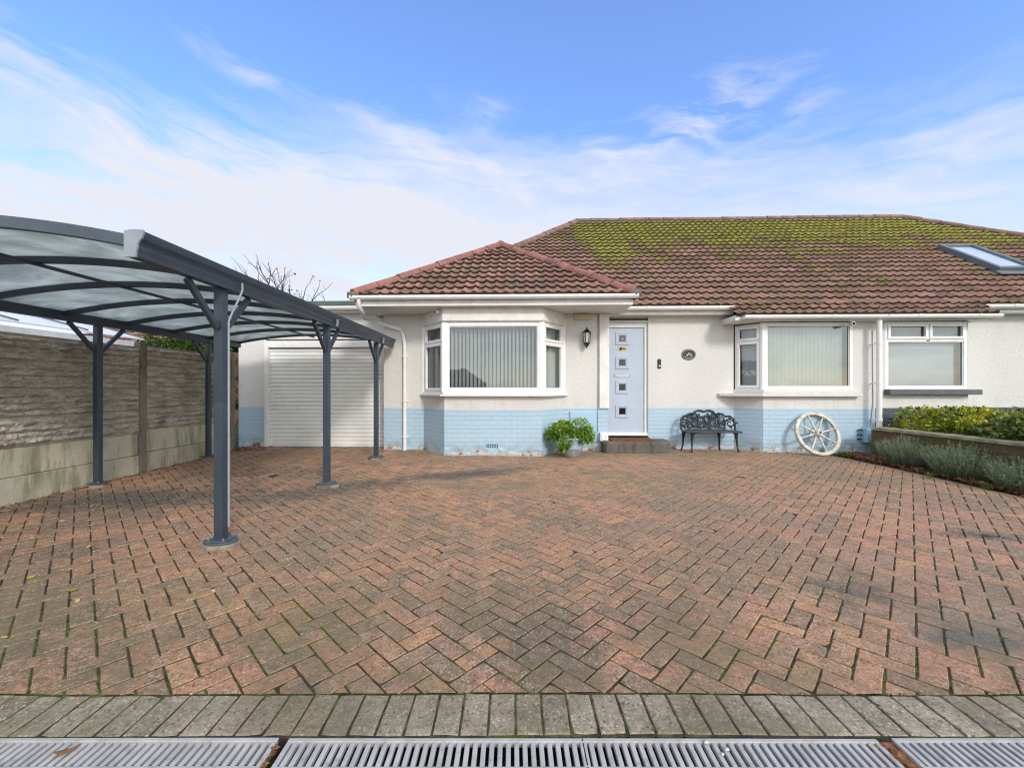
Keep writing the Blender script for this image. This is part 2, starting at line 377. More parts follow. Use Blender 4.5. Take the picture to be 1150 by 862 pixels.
# ------------------------------------------------------------------ mesh builder
class MB:
    def __init__(s): s.v = []; s.f = []; s.mi = []; s.sm = []; s.tint = []; s.use_tint = False
    def add(s, vs, fs, mi=0, smooth=False, tint=(0, 0, 0)):
        b = len(s.v); s.v += [tuple(p) for p in vs]
        for f in fs:
            s.f.append(tuple(b + i for i in f)); s.mi.append(mi); s.sm.append(smooth); s.tint.append(tint)
    def box(s, lo, hi, mi=0, tint=(0, 0, 0), M=None):
        x0, y0, z0 = lo; x1, y1, z1 = hi
        p = [(x0, y0, z0), (x1, y0, z0), (x1, y1, z0), (x0, y1, z0), (x0, y0, z1), (x1, y0, z1), (x1, y1, z1), (x0, y1, z1)]
        if M: p = [M(*q) for q in p]
        s.add(p, [(0, 3, 2, 1), (4, 5, 6, 7), (0, 1, 5, 4), (1, 2, 6, 5), (2, 3, 7, 6), (3, 0, 4, 7)], mi, tint=tint)
    def beam(s, a, b, w, h, mi=0, up=(0, 0, 1)):          # box section bar from a to b
        a, b = Vector(a), Vector(b); d = (b - a).normalized(); u = Vector(up)
        r = d.cross(u).normalized(); u = r.cross(d).normalized()
        p = [q + r * sx * w / 2 + u * sz * h / 2 for q in (a, b) for sx, sz in ((-1, -1), (1, -1), (1, 1), (-1, 1))]
        s.add(p, [(3, 2, 1, 0), (4, 5, 6, 7), (0, 1, 5, 4), (1, 2, 6, 5), (2, 3, 7, 6), (3, 0, 4, 7)], mi)
    def prism(s, poly, z0, z1, mi=0, tint=(0, 0, 0)):      # plan polygon (counter-clockwise)
        n = len(poly); p = [(x, y, z0) for x, y in poly] + [(x, y, z1) for x, y in poly]
        s.add(p, [tuple(range(n - 1, -1, -1)), tuple(range(n, 2 * n))] + [(i, (i + 1) % n, n + (i + 1) % n, n + i) for i in range(n)], mi, tint=tint)
    def extrude(s, prof, a, b, M, mi=0, cap=True, smooth=False):   # profile (p,q) swept from a to b, M(t,p,q)
        n = len(prof); P = [M(a, *q) for q in prof] + [M(b, *q) for q in prof]
        f = [(i, (i + 1) % n, n + (i + 1) % n, n + i) for i in range(n)]
        s.add(P, f, mi, smooth)
        if cap: s.add(P, [tuple(range(n - 1, -1, -1)), tuple(range(n, 2 * n))], mi)
    def tube(s, pts, rad, n=8, mi=0, cap=True, smooth=True, tint=(0, 0, 0)):
        pts = [Vector(p) for p in pts]
        if not isinstance(rad, (list, tuple)): rad = [rad] * len(pts)
        vs = []; ref = None
        for i, p in enumerate(pts):
            d = (pts[min(i + 1, len(pts) - 1)] - pts[max(i - 1, 0)]).normalized()
            if ref is None: ref = Vector((0, 0, 1)) if abs(d.z) < .9 else Vector((0, 1, 0))
            r = d.cross(ref)
            if r.length < 1e-4: r = d.cross(Vector((1, .3, 0)))
            r.normalize(); u = r.cross(d).normalized(); ref = u
            vs += [p + (r * cos(2 * pi * k / n) + u * sin(2 * pi * k / n)) * rad[i] for k in range(n)]
        fs = [(i * n + k, i * n + (k + 1) % n, (i + 1) * n + (k + 1) % n, (i + 1) * n + k) for i in range(len(pts) - 1) for k in range(n)]
        s.add(vs, fs, mi, smooth, tint)
        if cap: s.add(vs, [tuple(range(n - 1, -1, -1)), tuple((len(pts) - 1) * n + k for k in range(n))], mi, False, tint)
    def lathe(s, prof, c=(0, 0, 0), n=24, mi=0, smooth=True):
        cx, cy, cz = c
        vs = [(cx + r * cos(2 * pi * k / n), cy + r * sin(2 * pi * k / n), cz + z) for r, z in prof for k in range(n)]
        fs = [(i * n + k, i * n + (k + 1) % n, (i + 1) * n + (k + 1) % n, (i + 1) * n + k) for i in range(len(prof) - 1) for k in range(n)]
        s.add(vs, fs, mi, smooth)
        s.add(vs, [tuple(range(n - 1, -1, -1)), tuple((len(prof) - 1) * n + k for k in range(n))], mi)
    def mesh(s, name, mats):
        me = bpy.data.meshes.new(name); me.from_pydata(s.v, [], s.f)
        for m in (mats if isinstance(mats, (list, tuple)) else [mats]): me.materials.append(MAT[m])
        me.polygons.foreach_set('material_index', s.mi); me.polygons.foreach_set('use_smooth', s.sm)
        if s.use_tint or any(t != (0, 0, 0) for t in s.tint):
            a = me.attributes.new('tint', 'FLOAT_COLOR', 'FACE')
            a.data.foreach_set('color', [c for t in s.tint for c in (*t, 1)])
        me.update(); return me
    def build(s, name, mats, parent=None, bevel=0, seg=2, auto=False):
        o = bpy.data.objects.new(name, s.mesh(name, mats)); COL.objects.link(o)
        if parent: o.parent = parent
        if bevel:
            b = o.modifiers.new('bevel', 'BEVEL'); b.width = bevel; b.segments = seg; b.limit_method = 'ANGLE'; b.angle_limit = radians(40)
        return o
def tag(o, label=None, cat=None, group=None, kind=None):
    if label: o['label'] = label
    if cat: o['category'] = cat
    if group: o['group'] = group
    if kind: o['kind'] = kind
    return o
def thing(name, label, cat, at_=(0, 0, 0), rz=0, group=None):
    o = bpy.data.objects.new(name, None); o.empty_display_size = .2; COL.objects.link(o)
    o.location = at_; o.rotation_euler = (0, 0, rz)
    return tag(o, label, cat, group)
def hw(x, y, z=0):                              # house local -> world
    return HO + XA * x + YA * y + Vector((0, 0, z))

# ================================================================== GROUND
g = MB()
xs = [-150, -40, -12, -5.4, 0, 6, 12, 40, 150]; ys = [-150, -40, -8, 0, 1.2, 2, 4, 6, 8, 10, 12, 40, 150]
g.add([(x, y, gz(y) - .075) for y in ys for x in xs], [(j * 9 + i, j * 9 + i + 1, (j + 1) * 9 + i + 1, (j + 1) * 9 + i) for j in range(len(ys) - 1) for i in range(8)])
tag(g.build('ground', 'grass'), 'earth and grass ground under the plots', 'ground', kind='structure')
b = MB(); b.box((-30, -9, -.08), (30, 1.30, -.012)); tag(b.build('road', 'asphalt'), 'asphalt in front of the drain', 'road', kind='structure')
# stains on the drive, some with carport shade painted in (world metres): x, y, rx, ry, angle, amount
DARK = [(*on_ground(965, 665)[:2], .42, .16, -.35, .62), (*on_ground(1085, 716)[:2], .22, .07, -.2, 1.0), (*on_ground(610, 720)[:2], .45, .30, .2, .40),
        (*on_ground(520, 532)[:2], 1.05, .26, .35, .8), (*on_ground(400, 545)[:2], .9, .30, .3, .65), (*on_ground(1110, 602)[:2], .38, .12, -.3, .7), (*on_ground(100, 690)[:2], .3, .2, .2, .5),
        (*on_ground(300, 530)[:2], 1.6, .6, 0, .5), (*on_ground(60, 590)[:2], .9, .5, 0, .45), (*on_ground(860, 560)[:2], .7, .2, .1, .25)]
DARK += [(*on_ground(610, 725)[:2], .42, .36, .3, .55), (*on_ground(690, 690)[:2], .4, .25, -.3, .45), (*on_ground(60, 740)[:2], .6, .3, 0, .46), (*on_ground(150, 560)[:2], 1.5, .6, .1, .72), (*on_ground(330, 555)[:2], .8, .4, .3, .62), (*on_ground(60, 620)[:2], .8, .35, .1, .5),  # broad patches under the carport paint its shade together with damp
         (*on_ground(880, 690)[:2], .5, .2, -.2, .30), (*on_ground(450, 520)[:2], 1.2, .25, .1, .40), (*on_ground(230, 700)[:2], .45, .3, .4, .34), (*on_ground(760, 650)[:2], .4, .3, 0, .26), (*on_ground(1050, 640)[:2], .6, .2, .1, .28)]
MOSS = [(*on_ground(70, 700)[:2], .9, .5, 0, .75), (*on_ground(700, 540)[:2], 2.2, .5, .05, .45), (*on_ground(930, 540)[:2], 1.4, .4, -.1, .4), (*on_ground(330, 700)[:2], .6, .4, 0, .45), (*on_ground(560, 640)[:2], .8, .7, 0, .35), (*on_ground(600, 512)[:2], 1.9, .22, 0, .7), (*on_ground(800, 510)[:2], 1.6, .30, 0, .8), (*on_ground(480, 590)[:2], .6, .5, 0, .35), (*on_ground(690, 620)[:2], .7, .6, 0, .3),
        (*on_ground(120, 720)[:2], .6, .3, 0, .6), (*on_ground(180, 660)[:2], .8, .5, 0, .5), (*on_ground(450, 640)[:2], .7, .5, 0, .35), (5.6, 5.6, .35, 2.2, 0, .55), (*on_ground(860, 640)[:2], .5, .5, 0, .35)]
WET = [(*on_ground(1085, 716)[:2], .24, .08, -.2, 1.0), (*on_ground(1130, 700)[:2], .35, .28, -.2, .55), (*on_ground(965, 665)[:2], .42, .16, -.35, .25)]
def blob(lst, x, y):
    v = 0
    for cx, cy, rx, ry, a, amt in lst:
        dx, dy = x - cx, y - cy; u = (dx * cos(a) + dy * sin(a)) / rx; w = (-dx * sin(a) + dy * cos(a)) / ry
        d = u * u + w * w
        if d < 6: v = max(v, amt * math.exp(-d * .9 * (.7 + .6 * noise.noise(Vector((x * 4, y * 4, 3))))))
    return min(1, v)

def undul(x, y): return .008 * noise.noise(Vector((x * .8, y * .8, 0))) + .002 * noise.noise(Vector((x * 3, y * 3, 9)))
def paver_mesh(bricks, clips, name, mat, gap=.0025):
    vs, fs, tint, stain = [], [], [], []
    for (cx, cy, L, Wd, ang, tt) in bricks:
        c, s_ = cos(ang), sin(ang); hl, hwid = L / 2 - gap, Wd / 2 - gap; ch = .0035
        dz = random.gauss(0, .0011); tx, ty = random.gauss(0, .006), random.gauss(0, .006)
        b0 = len(vs)
        near = cy < 4.2
        base = []
        for (u0, w0), (u1, w1), k_ in (((-hl, -hwid), (hl, -hwid), 4 if near else 2), ((hl, -hwid), (hl, hwid), 2 if near else 1), ((hl, hwid), (-hl, hwid), 4 if near else 2), ((-hl, hwid), (-hl, -hwid), 2 if near else 1)):
            for q in range(k_): base.append((u0 + (u1 - u0) * q / k_, w0 + (w1 - w0) * q / k_, q == 0))
        jit = [(random.gauss(0, .0011), abs(random.gauss(0, .0026)) if cor and random.random() < .4 else abs(random.gauss(0, .0009))) for (_, _, cor) in base]
        sink = -.002 if random.random() < .03 else 0
        k_ = len(base)
        for e, zz in ((0, -.03), (0, -ch), (ch, 0)):
            for (u, w, cor), (j1, chip) in zip(base, jit):
                f_ = 1 - (e + chip + abs(j1)) / hl; g_ = 1 - (e + chip + abs(j1)) / hwid
                u2, w2 = u * (f_ if abs(u) > hl * .99 else 1), w * (g_ if abs(w) > hwid * .99 else 1)
                x = cx + u2 * c - w2 * s_; y = cy + u2 * s_ + w2 * c
                und = undul(x, y)
                vs.append((x, y, gz(y) + zz + dz + u * tx + w * ty + und + sink - (chip * .5 if zz > -.02 else 0)))
        for r in (0, 1):
            for i in range(k_): fs.append((b0 + r * k_ + i, b0 + r * k_ + (i + 1) % k_, b0 + r * k_ + k_ + (i + 1) % k_, b0 + r * k_ + k_ + i))
        fs.append(tuple(b0 + 2 * k_ + i for i in range(k_))); tint += [tt] * (2 * k_ + 1)
    me = bpy.data.meshes.new(name); me.from_pydata(vs, [], fs); me.materials.append(MAT[mat])
    a = me.attributes.new('tint', 'FLOAT_COLOR', 'FACE'); a.data.foreach_set('color', [k for t in tint for k in (*t, 1)])
    bm = bmesh.new(); bm.from_mesh(me)
    for co, no in clips:
        bmesh.ops.bisect_plane(bm, geom=bm.verts[:] + bm.edges[:] + bm.faces[:], plane_co=co, plane_no=no, clear_outer=True)
    bm.to_mesh(me); bm.free()
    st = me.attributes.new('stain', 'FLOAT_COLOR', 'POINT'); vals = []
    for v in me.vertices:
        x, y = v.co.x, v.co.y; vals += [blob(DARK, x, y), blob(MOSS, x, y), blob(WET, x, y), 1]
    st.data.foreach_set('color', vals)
    o = bpy.data.objects.new(name, me); COL.objects.link(o); return o

b = MB(); NX_, NY_ = 94, 56
b.add([(-5.5 + 11.5 * i / NX_, 1.465 + 6.75 * j / NY_, gz(1.465 + 6.75 * j / NY_) + undul(-5.5 + 11.5 * i / NX_, 1.465 + 6.75 * j / NY_) - .0046) for j in range(NY_ + 1) for i in range(NX_ + 1)],
      [(j * (NX_ + 1) + i, j * (NX_ + 1) + i + 1, (j + 1) * (NX_ + 1) + i + 1, (j + 1) * (NX_ + 1) + i) for j in range(NY_) for i in range(NX_)])
tag(b.build('paving_bed', 'joint_sand'), 'dark mossy sand in the paving joints', 'paving bed', kind='structure')
def rnd3(): return (random.random(), random.random(), random.random())
ROT = radians(45 + 1.1); Y0 = 1.671
bricks = []; P = .1005
for n_ in range(-110, 111):
    for m_ in range(-60, 61):
        a, b_ = n_ + 2 * m_, n_ - 2 * m_
        for (u, v, ang) in ((a + 1, b_ + .5, 0), (a + 2.5, b_, pi / 2)):
            x = P * (u * cos(ROT) - v * sin(ROT)) + .035; y = P * (u * sin(ROT) + v * cos(ROT)) + 4.5
            if -5.5 < x < 5.85 and Y0 - .1 < y < 8.22 and (x < 5.4 or y < 8):
                bricks.append((x, y, 2 * P, P, ROT + ang, rnd3()))
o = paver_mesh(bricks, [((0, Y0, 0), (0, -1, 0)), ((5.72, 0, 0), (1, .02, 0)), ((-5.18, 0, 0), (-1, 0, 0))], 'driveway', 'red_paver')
tag(o, 'red herringbone block paving of the driveway', 'driveway', kind='structure')
bricks = []; x = -2.6
while x < 2.6:
    w = .1005; bricks.append((x + w / 2, 1.57, .197, w, pi / 2 + random.gauss(0, .006), rnd3())); x += w
o = paver_mesh(bricks, [], 'paving_edge', 'grey_paver')
tag(o, 'row of grey blocks laid side by side along the drain', 'paving edge', kind='structure')

# drain channel and grates
b = MB()
for lo, hi in (((-3, 1.325, -.16), (3, 1.468, -.14)), ((-3, 1.318, -.14), (3, 1.330, -.004)), ((-3, 1.4575, -.14), (3, 1.4675, -.004))): b.box(lo, hi)
tag(b.build('drain_channel', 'channel_dirt'), 'dark channel under the drain grates', 'drain channel', kind='structure')
def grate_mesh():
    b = MB(); L = 1.038; y0, y1 = -.0635, .0635; z0, z1 = -.022, 0
    b.box((0, y0, z0), (L, y0 + .017, z1)); b.box((0, y1 - .017, z0), (L, y1, z1))
    n = 36; pitch = (L - .012) / n
    for i in range(n + 1):
        w = .0165; x = i * pitch - (.0 if i == 0 else .0045)
        b.box((max(0, x), y0 + .017, z0 + .001), (min(L, x + w), y1 - .017, z1 - .001))
    return b.mesh('drain_grate', 'galvanised')
gm = grate_mesh()
gl = ['leftmost drain grate along the bottom edge, with a dead leaf on its bars', 'grate second from the left, its left end beside the debris gap under the grey blocks',
      'grate third from the left, with white shell specks on its bars', 'drain grate at the far right, beyond the leaf filled gap']
for i, px in enumerate((-43, 314, 655.5, 1019)):
    o = bpy.data.objects.new('drain_grate', gm); COL.objects.link(o)
    o.location = ((px - 575) / 465 * 1.4, 1.398, .002); o.rotation_euler = (0, 0, random.gauss(0, .002))
    bv = o.modifiers.new('bevel', 'BEVEL'); bv.width = .003; bv.segments = 2
    tag(o, gl[i], 'drain grate', 'drain grates along the bottom edge')
dl = MB(); dl.use_tint = True
P_ = [(.030 * cos(a), .011 * sin(a) * (1 + .2 * cos(3 * a)), .006 + .005 * cos(2 * a)) for a in [2 * pi * k / 12 for k in range(12)]]
dl.add(P_ + [(0, 0, .004)], [(k, (k + 1) % 12, 12) for k in range(12)], tint=(.45, 0, 0)); o = dl.build('dead_leaf', 'dead_leaf'); o.location = (-1.51, 1.402, .004); o.rotation_euler = (0, .1, .7)
tag(o, 'curled brown dead leaf lying on the leftmost drain grate', 'leaf')
for px, py, s_, a_ in ((795, 834, .013, 1.9), (812, 847, .010, 2.4), (818, 842, .012, 2.0)):
    sm = MB(); sm.lathe([(s_ * r, s_ * h_) for r, h_ in ((.30, 0), (.55, .12), (.48, .45), (.25, .8), (.05, .95))], (0, 0, 0), 9); sm.v = [(v[0], v[2] * 1.4, v[1] * .6 + s_ * .32) for v in sm.v]
    o = sm.build('shell_fragment', 'lamp_glass'); p_ = on_ground(px, py); o.location = (p_.x, p_.y, .002); o.rotation_euler = (0, 0, a_)
    tag(o, 'tiny white shell fragment lying on the third drain grate', 'shell', 'shell fragments on the third grate')
b = MB()
for k in range(90):
    gapx = random.choice((1.268, 1.268, 1.268, -.818)); x = gapx + random.uniform(-.035, .035) * (1 if gapx > 0 else .25); y = 1.398 + random.uniform(-.055, .055); z = -.006 + random.uniform(-.006, .006); a = random.uniform(0, 6.3); s_ = random.uniform(.006, .014)
    b.add([(x + s_ * cos(a), y + s_ * sin(a), z), (x + s_ * .4 * cos(a + 1.6), y + s_ * .5 * sin(a + 1.6), z + .004), (x - s_ * cos(a), y - s_ * sin(a), z + random.uniform(-.003, .003)), (x + s_ * .4 * cos(a - 1.6), y + s_ * .4 * sin(a - 1.6), z - .003)], [(0, 1, 2, 3)], tint=(random.random(), 0, 0))
b.use_tint = True
tag(b.build('leaf_debris', 'dead_leaf'), 'brown rotted leaf debris in the gap between the drain grates', 'leaf debris', kind='stuff')
b = MB(); b.box((1.210, 1.332, -.05), (1.345, 1.456, -.010)); tag(b.build('drain_silt', 'rust_debris'), 'rusty silt filling the gap between the drain grates', 'silt', kind='stuff')

# ================================================================== WORLD AND SUN
SUN_EL, SUN_AZ = 30, 152        # azimuth measured from +Y (view direction) clockwise: behind the camera, a little right
w = bpy.data.worlds.new('World'); S.world = w; w.use_nodes = True; nt = w.node_tree; nt.nodes.clear(); n = N(nt)
wo = nt.nodes.new('ShaderNodeOutputWorld'); bg = nt.nodes.new('ShaderNodeBackground'); nt.links.new(bg.outputs[0], wo.inputs[0])
sky = nt.nodes.new('ShaderNodeTexSky'); sky.sky_type = 'NISHITA'; sky.sun_disc = False
sky.sun_elevation = radians(SUN_EL); sky.sun_rotation = radians(SUN_AZ); sky.air_density = 1.0; sky.dust_density = .6; sky.ozone_density = 3.0
d = n.new('ShaderNodeTexCoord').outputs['Generated']; dx, dy, dz = n.sep(d)
az = n.math('ARCTAN2', dx, dy); el = n.math('ARCSINE', dz)
def pxdir(px, py):
    a = math.atan((px - 575) / 465); return a, math.atan((437 - py) / 465 * cos(a))
# wind drawn cirrus: stretched, warped noise on the sky directions
warp = n.math('MULTIPLY', n.math('SUBTRACT', n.noise(n.comb(az, n.math('MULTIPLY', el, 2.2), 0), 2.2, 4), .5), .17)
tilt = n.math('ADD', n.math('ADD', el, n.math('MULTIPLY', az, .10)), warp)
v1 = n.comb(n.math('MULTIPLY', az, 1.2), n.math('MULTIPLY', tilt, 6.5), 2.2)
c1 = n.noise(v1, 2.0, 9, .58, .25); c2 = n.noise(n.comb(n.math('MULTIPLY', az, 2.0), n.math('MULTIPLY', tilt, 9), 7.7), 4.0, 9, .62, .35)
az2 = n.math('MULTIPLY', az, az)
hi_ = n.math('SUBTRACT', .67, n.math('MULTIPLY', az2, .17))
lo_ = n.math('SUBTRACT', n.math('SUBTRACT', .34, n.math('MULTIPLY', az, .06)), n.math('MULTIPLY', az2, .22))
Wb = n.ramp(n.math('ADD', el, warp), hi_, lo_)     # whiter low down and to the left
BLOBS = [(110, 130, .26, .045, .42, -.35), (270, 72, .09, .020, .60, -.12), (300, 190, .35, .06, .35, -.2), (470, 160, .18, .03, .35, -.2), (545, 124, .05, .018, .5, 0),
         (800, 128, .14, .05, .85, .15), (905, 118, .045, .02, .60, .2), (680, 165, .05, .02, .25, -.3), (600, 200, .5, .05, .18, 0), (1130, 130, .14, .05, .25, .1), (200, 240, .5, .09, .35, 0), (560, 300, .9, .10, .28, 0)]
blobs = 0.0
for px, py, sa, se, am, ti in BLOBS:
    a0, e0 = pxdir(px, py); da = n.math('SUBTRACT', az, a0); de = n.math('ADD', n.math('SUBTRACT', el, e0), n.math('MULTIPLY', da, -ti))
    q = n.math('ADD', n.math('POWER', n.math('ABSOLUTE', n.math('DIVIDE', da, sa)), 2), n.math('POWER', n.math('ABSOLUTE', n.math('DIVIDE', de, se)), 2))
    blobs = n.math('ADD', blobs, n.math('MULTIPLY', n.math('EXPONENT', n.math('MULTIPLY', q, -1)), am))
wis = n.math('ADD', n.math('MULTIPLY', n.math('SUBTRACT', c1, .5), 1.5), n.math('MULTIPLY', n.math('SUBTRACT', c2, .5), 1.1))
mid = n.math('MULTIPLY', n.math('MULTIPLY', Wb, n.math('SUBTRACT', 1.0, Wb)), 2.6)
front = n.math('ADD', n.math('MULTIPLY', Wb, .84), n.math('MULTIPLY', wis, n.math('ADD', .16, n.math('MULTIPLY', mid, .5))))
front = n.math('ADD', front, n.math('MULTIPLY', blobs, n.math('ADD', .55, n.math('MULTIPLY', wis, 2.2))))
front = n.math('MAXIMUM', front, 0.10)
behind = n.math('MAXIMUM', n.ramp(dy, .25, -.4), n.math('MULTIPLY', n.ramp(el, .80, 1.1), .9))       # unseen cloud overhead and behind, added to whiten the fill light
cloud = n.math('ADD', front, n.math('MULTIPLY', behind, n.math('ADD', .75, n.math('MULTIPLY', wis, .5))), clamp=True)
hsv = n.new('ShaderNodeHueSaturation'); hsv.inputs['Saturation'].default_value = 1.20; hsv.inputs['Value'].default_value = 2.2; hsv.inputs['Hue'].default_value = .510
nt.links.new(sky.outputs[0], hsv.inputs['Color'])
sund = Vector((sin(radians(SUN_AZ)) * cos(radians(SUN_EL)), cos(radians(SUN_AZ)) * cos(radians(SUN_EL)), sin(radians(SUN_EL))))
dot = n.new('ShaderNodeVectorMath', operation='DOT_PRODUCT'); nt.links.new(d, dot.inputs[0]); dot.inputs[1].default_value = sund
glow = n.math('MULTIPLY', n.ramp(dot.outputs['Value'], .1, 1.0), 5.5)          # unseen bright cloud round the sun, added for soft frontal light
ccol = n.mix(1.0, (4.85, 5.0, 5.5), n.comb(glow, n.math('MULTIPLY', glow, .95), n.math('MULTIPLY', glow, .84)), 'ADD')
low = n.ramp(dz, .0, -.05)
fin = n.mix(cloud, hsv.outputs[0], ccol)
fin = n.mix(low, fin, (1.2, 1.15, 1.1))
nt.links.new(fin, bg.inputs[0]); bg.inputs[1].default_value = .128
sd = bpy.data.lights.new('sun', 'SUN'); sd.energy = 1.5; sd.angle = radians(10); sd.color = (1, .955, .88)
so = bpy.data.objects.new('sun', sd); COL.objects.link(so); so.rotation_euler = sund.to_track_quat('Z', 'Y').to_euler(); so.location = sund * 60

# ================================================================== HOUSE
T = .725
TB = .69
YB, YF, YS, YD = -.25, -.85, -.36, .10
PL = .785
xA, xB, xC, xD = lx(476, YB), lx(499, YF), lx(608.5, YF), lx(633, YB)
xL, xR = lx(431, YB), lx(683, YB)
xDoorR = lx(728, .0); xS0 = lx(824, 0); xS1 = lx(857, YS); xP = lx(983, YS)
xN1 = lx(1086, YS); 
EAVE_Y, EAVE_Z = -.25, 2.66
BAY_Y, BAY_Z = -1.10, 2.70
exL, exR = lx(397, BAY_Y), lx(713, BAY_Y)
RIDGE_S = 4.80; RY = EAVE_Y + RIDGE_S; RZ = EAVE_Z + T * RIDGE_S
xRL = lx(648, RY); xRR = lx(1012, RY)
BX0, BX1 = lx(829, -.63), lx(1126, -.63)
BEX = .31; BY, BZ = EAVE_Y - BEX, EAVE_Z - T * BEX
NX = 2 * xP - xL                                    # far end of the neighbouring half

house = thing('bungalow', 'white bungalow with a pale blue painted plinth, hipped bay and blue front door', 'bungalow', HO, HT)
nbr = thing('bungalow', 'neighbouring half on the right, white walls over a slate grey plinth and sill', 'bungalow', HO, HT)

# ---- plinths and walls (stacked, butt jointed)
def wallbox(b, x0, x1, y0, y1, z0, z1, mi=0): b.box((x0, y0, z0), (x1, y1, z1), mi)
def poly_wall(b, poly, z0, z1): b.prism(poly, z0, z1)
bay = [(xA, YB), (xB, YF), (xC, YF), (xD, YB)]
ZS = lz(444, YF, 555)                                # bay sill underside
ZSOF = lz(343.5, -1.02, 555)
p = MB()
p.prism(bay, -.15, PL)
p.box((xL, YB, -.15), (xA, .0, PL)); p.box((xD, YB, -.15), (xR, .0, PL))
p.build('plinth', 'blue_brick', house)
p = MB(); p.box((xDoorR, 0, -.15), (xS0, .25, PL)); p.prism([(xS0, 0), (xS1, YS), (xP, YS), (xP, .0)], -.15, PL)
p.build('plinth', 'blue_brick', house)
wl = MB()
wl.prism(bay, PL, ZS)
wl.box((xL, YB, PL), (xA, -.0, ZSOF)); wl.box((xD, YB, PL), (xR, .0, ZSOF))
wl.box((xA, YB + .02, ZSOF - .10), (xD, 0, ZSOF))
wl.build('wall', 'white_render', house)
zTopA = lz(353, -.2, 770)
dTop = lz(363, YD, 705)
wl = MB(); wl.box((xDoorR, 0, PL), (xS0, .25, zTopA + .12)); wl.box((xR - .1, .02, dTop), (xDoorR, .25, zTopA + .12))
wl.build('wall', 'white_render', house)
# right hand window block
wz0, wz1 = lz(437.5, YS, 905), lz(362, YS, 905)
wx1 = lx(958, YS)
wl = MB(); wl.prism([(xS0, 0), (xS1, YS), (wx1, YS), (wx1, .0)], PL, wz0 - .02); wl.box((wx1, YS, PL), (xP, .0, wz1 + .1))
wl.build('wall', 'white_render', house)
# side and back walls, ceiling, floor and a partition keep the rooms dark
wl = MB()
wl.box((xL, .0, -.15), (xL + .25, 9.3, 2.5)); wl.box((xL + .25, 9.05, -.15), (xP, 9.3, 2.5)); wl.box((xL + .25, 2.6, 0), (xP, 2.7, 2.45))
wl.box((xP - .06, .01, 0), (xP, 9.05, 2.45)); wl.box((xR + .02, .27, 0), (xR + .12, 2.6, 2.45))
wl.box((xDoorR + .1, .27, 0), (xDoorR + .2, 2.6, 2.45))
wl.build('inner_wall', 'white_render', house)
cl = MB(); cl.box((xL + .25, .01, 2.46), (xP, 9.04, 2.5)); cl.prism([(xA, YB + .02), (xB, YF), (xC, YF), (xD, YB + .02)], ZSOF - .04, ZSOF - .004); cl.box((xL + .26, .01, -.1), (xP - .07, 9.04, -.02))
cl.build('ceiling', 'room_dark', house)

# ---- windows
def plane(p0, p1):                                   # M(u, d, z): u along, d outwards
    p0, p1 = Vector(p0), Vector(p1); u = (p1 - p0); L = u.length; u /= L; nrm = Vector((u.y, -u.x))
    return (lambda a, d_, z: (p0.x + u.x * a + nrm.x * d_, p0.y + u.y * a + nrm.y * d_, z)), L
def frame(b, M, u0, u1, z0, z1, w, d0, d1, mi=0, wt=None, wb=None):
    wt = wt or w; wb = wb or w
    b.box((u0, d0, z0), (u0 + w, d1, z1), mi, M=M); b.box((u1 - w, d0, z0), (u1, d1, z1), mi, M=M)
    b.box((u0 + w, d0, z0), (u1 - w, d1, z0 + wb), mi, M=M); b.box((u0 + w, d0, z1 - wt), (u1 - w, d1, z1), mi, M=M)
def window(parent, name, M, u0, u1, z0, z1, cells, glass='window_glass', w=.05, label=None):
    b = MB(); frame(b, M, u0, u1, z0, z1, w, -.07, .0)
    us = sorted({c[0] for c in cells} - {u0}); zs_ = None
    done = set()
    for (a, c, zz0, zz1, op) in cells:
        # bars between this cell and its neighbours
        if a > u0 + .001 and ('v', round(a, 3), round(zz0, 3)) not in done:
            b.box((a - w / 2, -.069, max(zz0, z0 + w)), (a + w / 2, -.001, min(zz1, z1 - w)), M=M); done.add(('v', round(a, 3), round(zz0, 3)))
        if zz0 > z0 + .001:
            b.box((max(a + (w / 2 if a > u0 else w), u0), -.068, zz0 - w / 2), (c - (w / 2 if c < u1 else w), -.002, zz0 + w / 2), M=M)
    fo = b.build(name, 'white_plastic', parent, bevel=.004)
    if label: fo['label'] = label
    for (a, c, zz0, zz1, op) in cells:
        ga = a + (w if a <= u0 + .001 else w / 2); gc = c - (w if c >= u1 - .001 else w / 2)
        g0 = zz0 + (w if zz0 <= z0 + .001 else w / 2); g1 = zz1 - (w if zz1 >= z1 - .001 else w / 2)
        if op:
            s_ = MB(); frame(s_, M, ga - .012, gc + .012, g0 - .012, g1 + .012, .045, -.03, .018)
            s_.build('sash', 'white_plastic', fo, bevel=.004)
            ga += .033; gc -= .033; g0 += .033; g1 -= .033
        else:
            s_ = MB(); frame(s_, M, ga, gc, g0, g1, .014, -.05, -.012)
            s_.build('glazing_bead', 'white_plastic', fo, bevel=.002)
            ga += .014; gc -= .014; g0 += .014; g1 -= .014
        q = MB(); frame(q, M, ga - .001, gc + .001, g0 - .001, g1 + .001, .006, -.036, -.024); q.build('gasket', 'sash_seal', fo)
        q = MB(); q.add([M(ga, -.03, g0), M(gc, -.03, g0), M(gc, -.03, g1), M(ga, -.03, g1)], [(0, 1, 2, 3)])
        q.build('pane', glass, fo)
    return fo
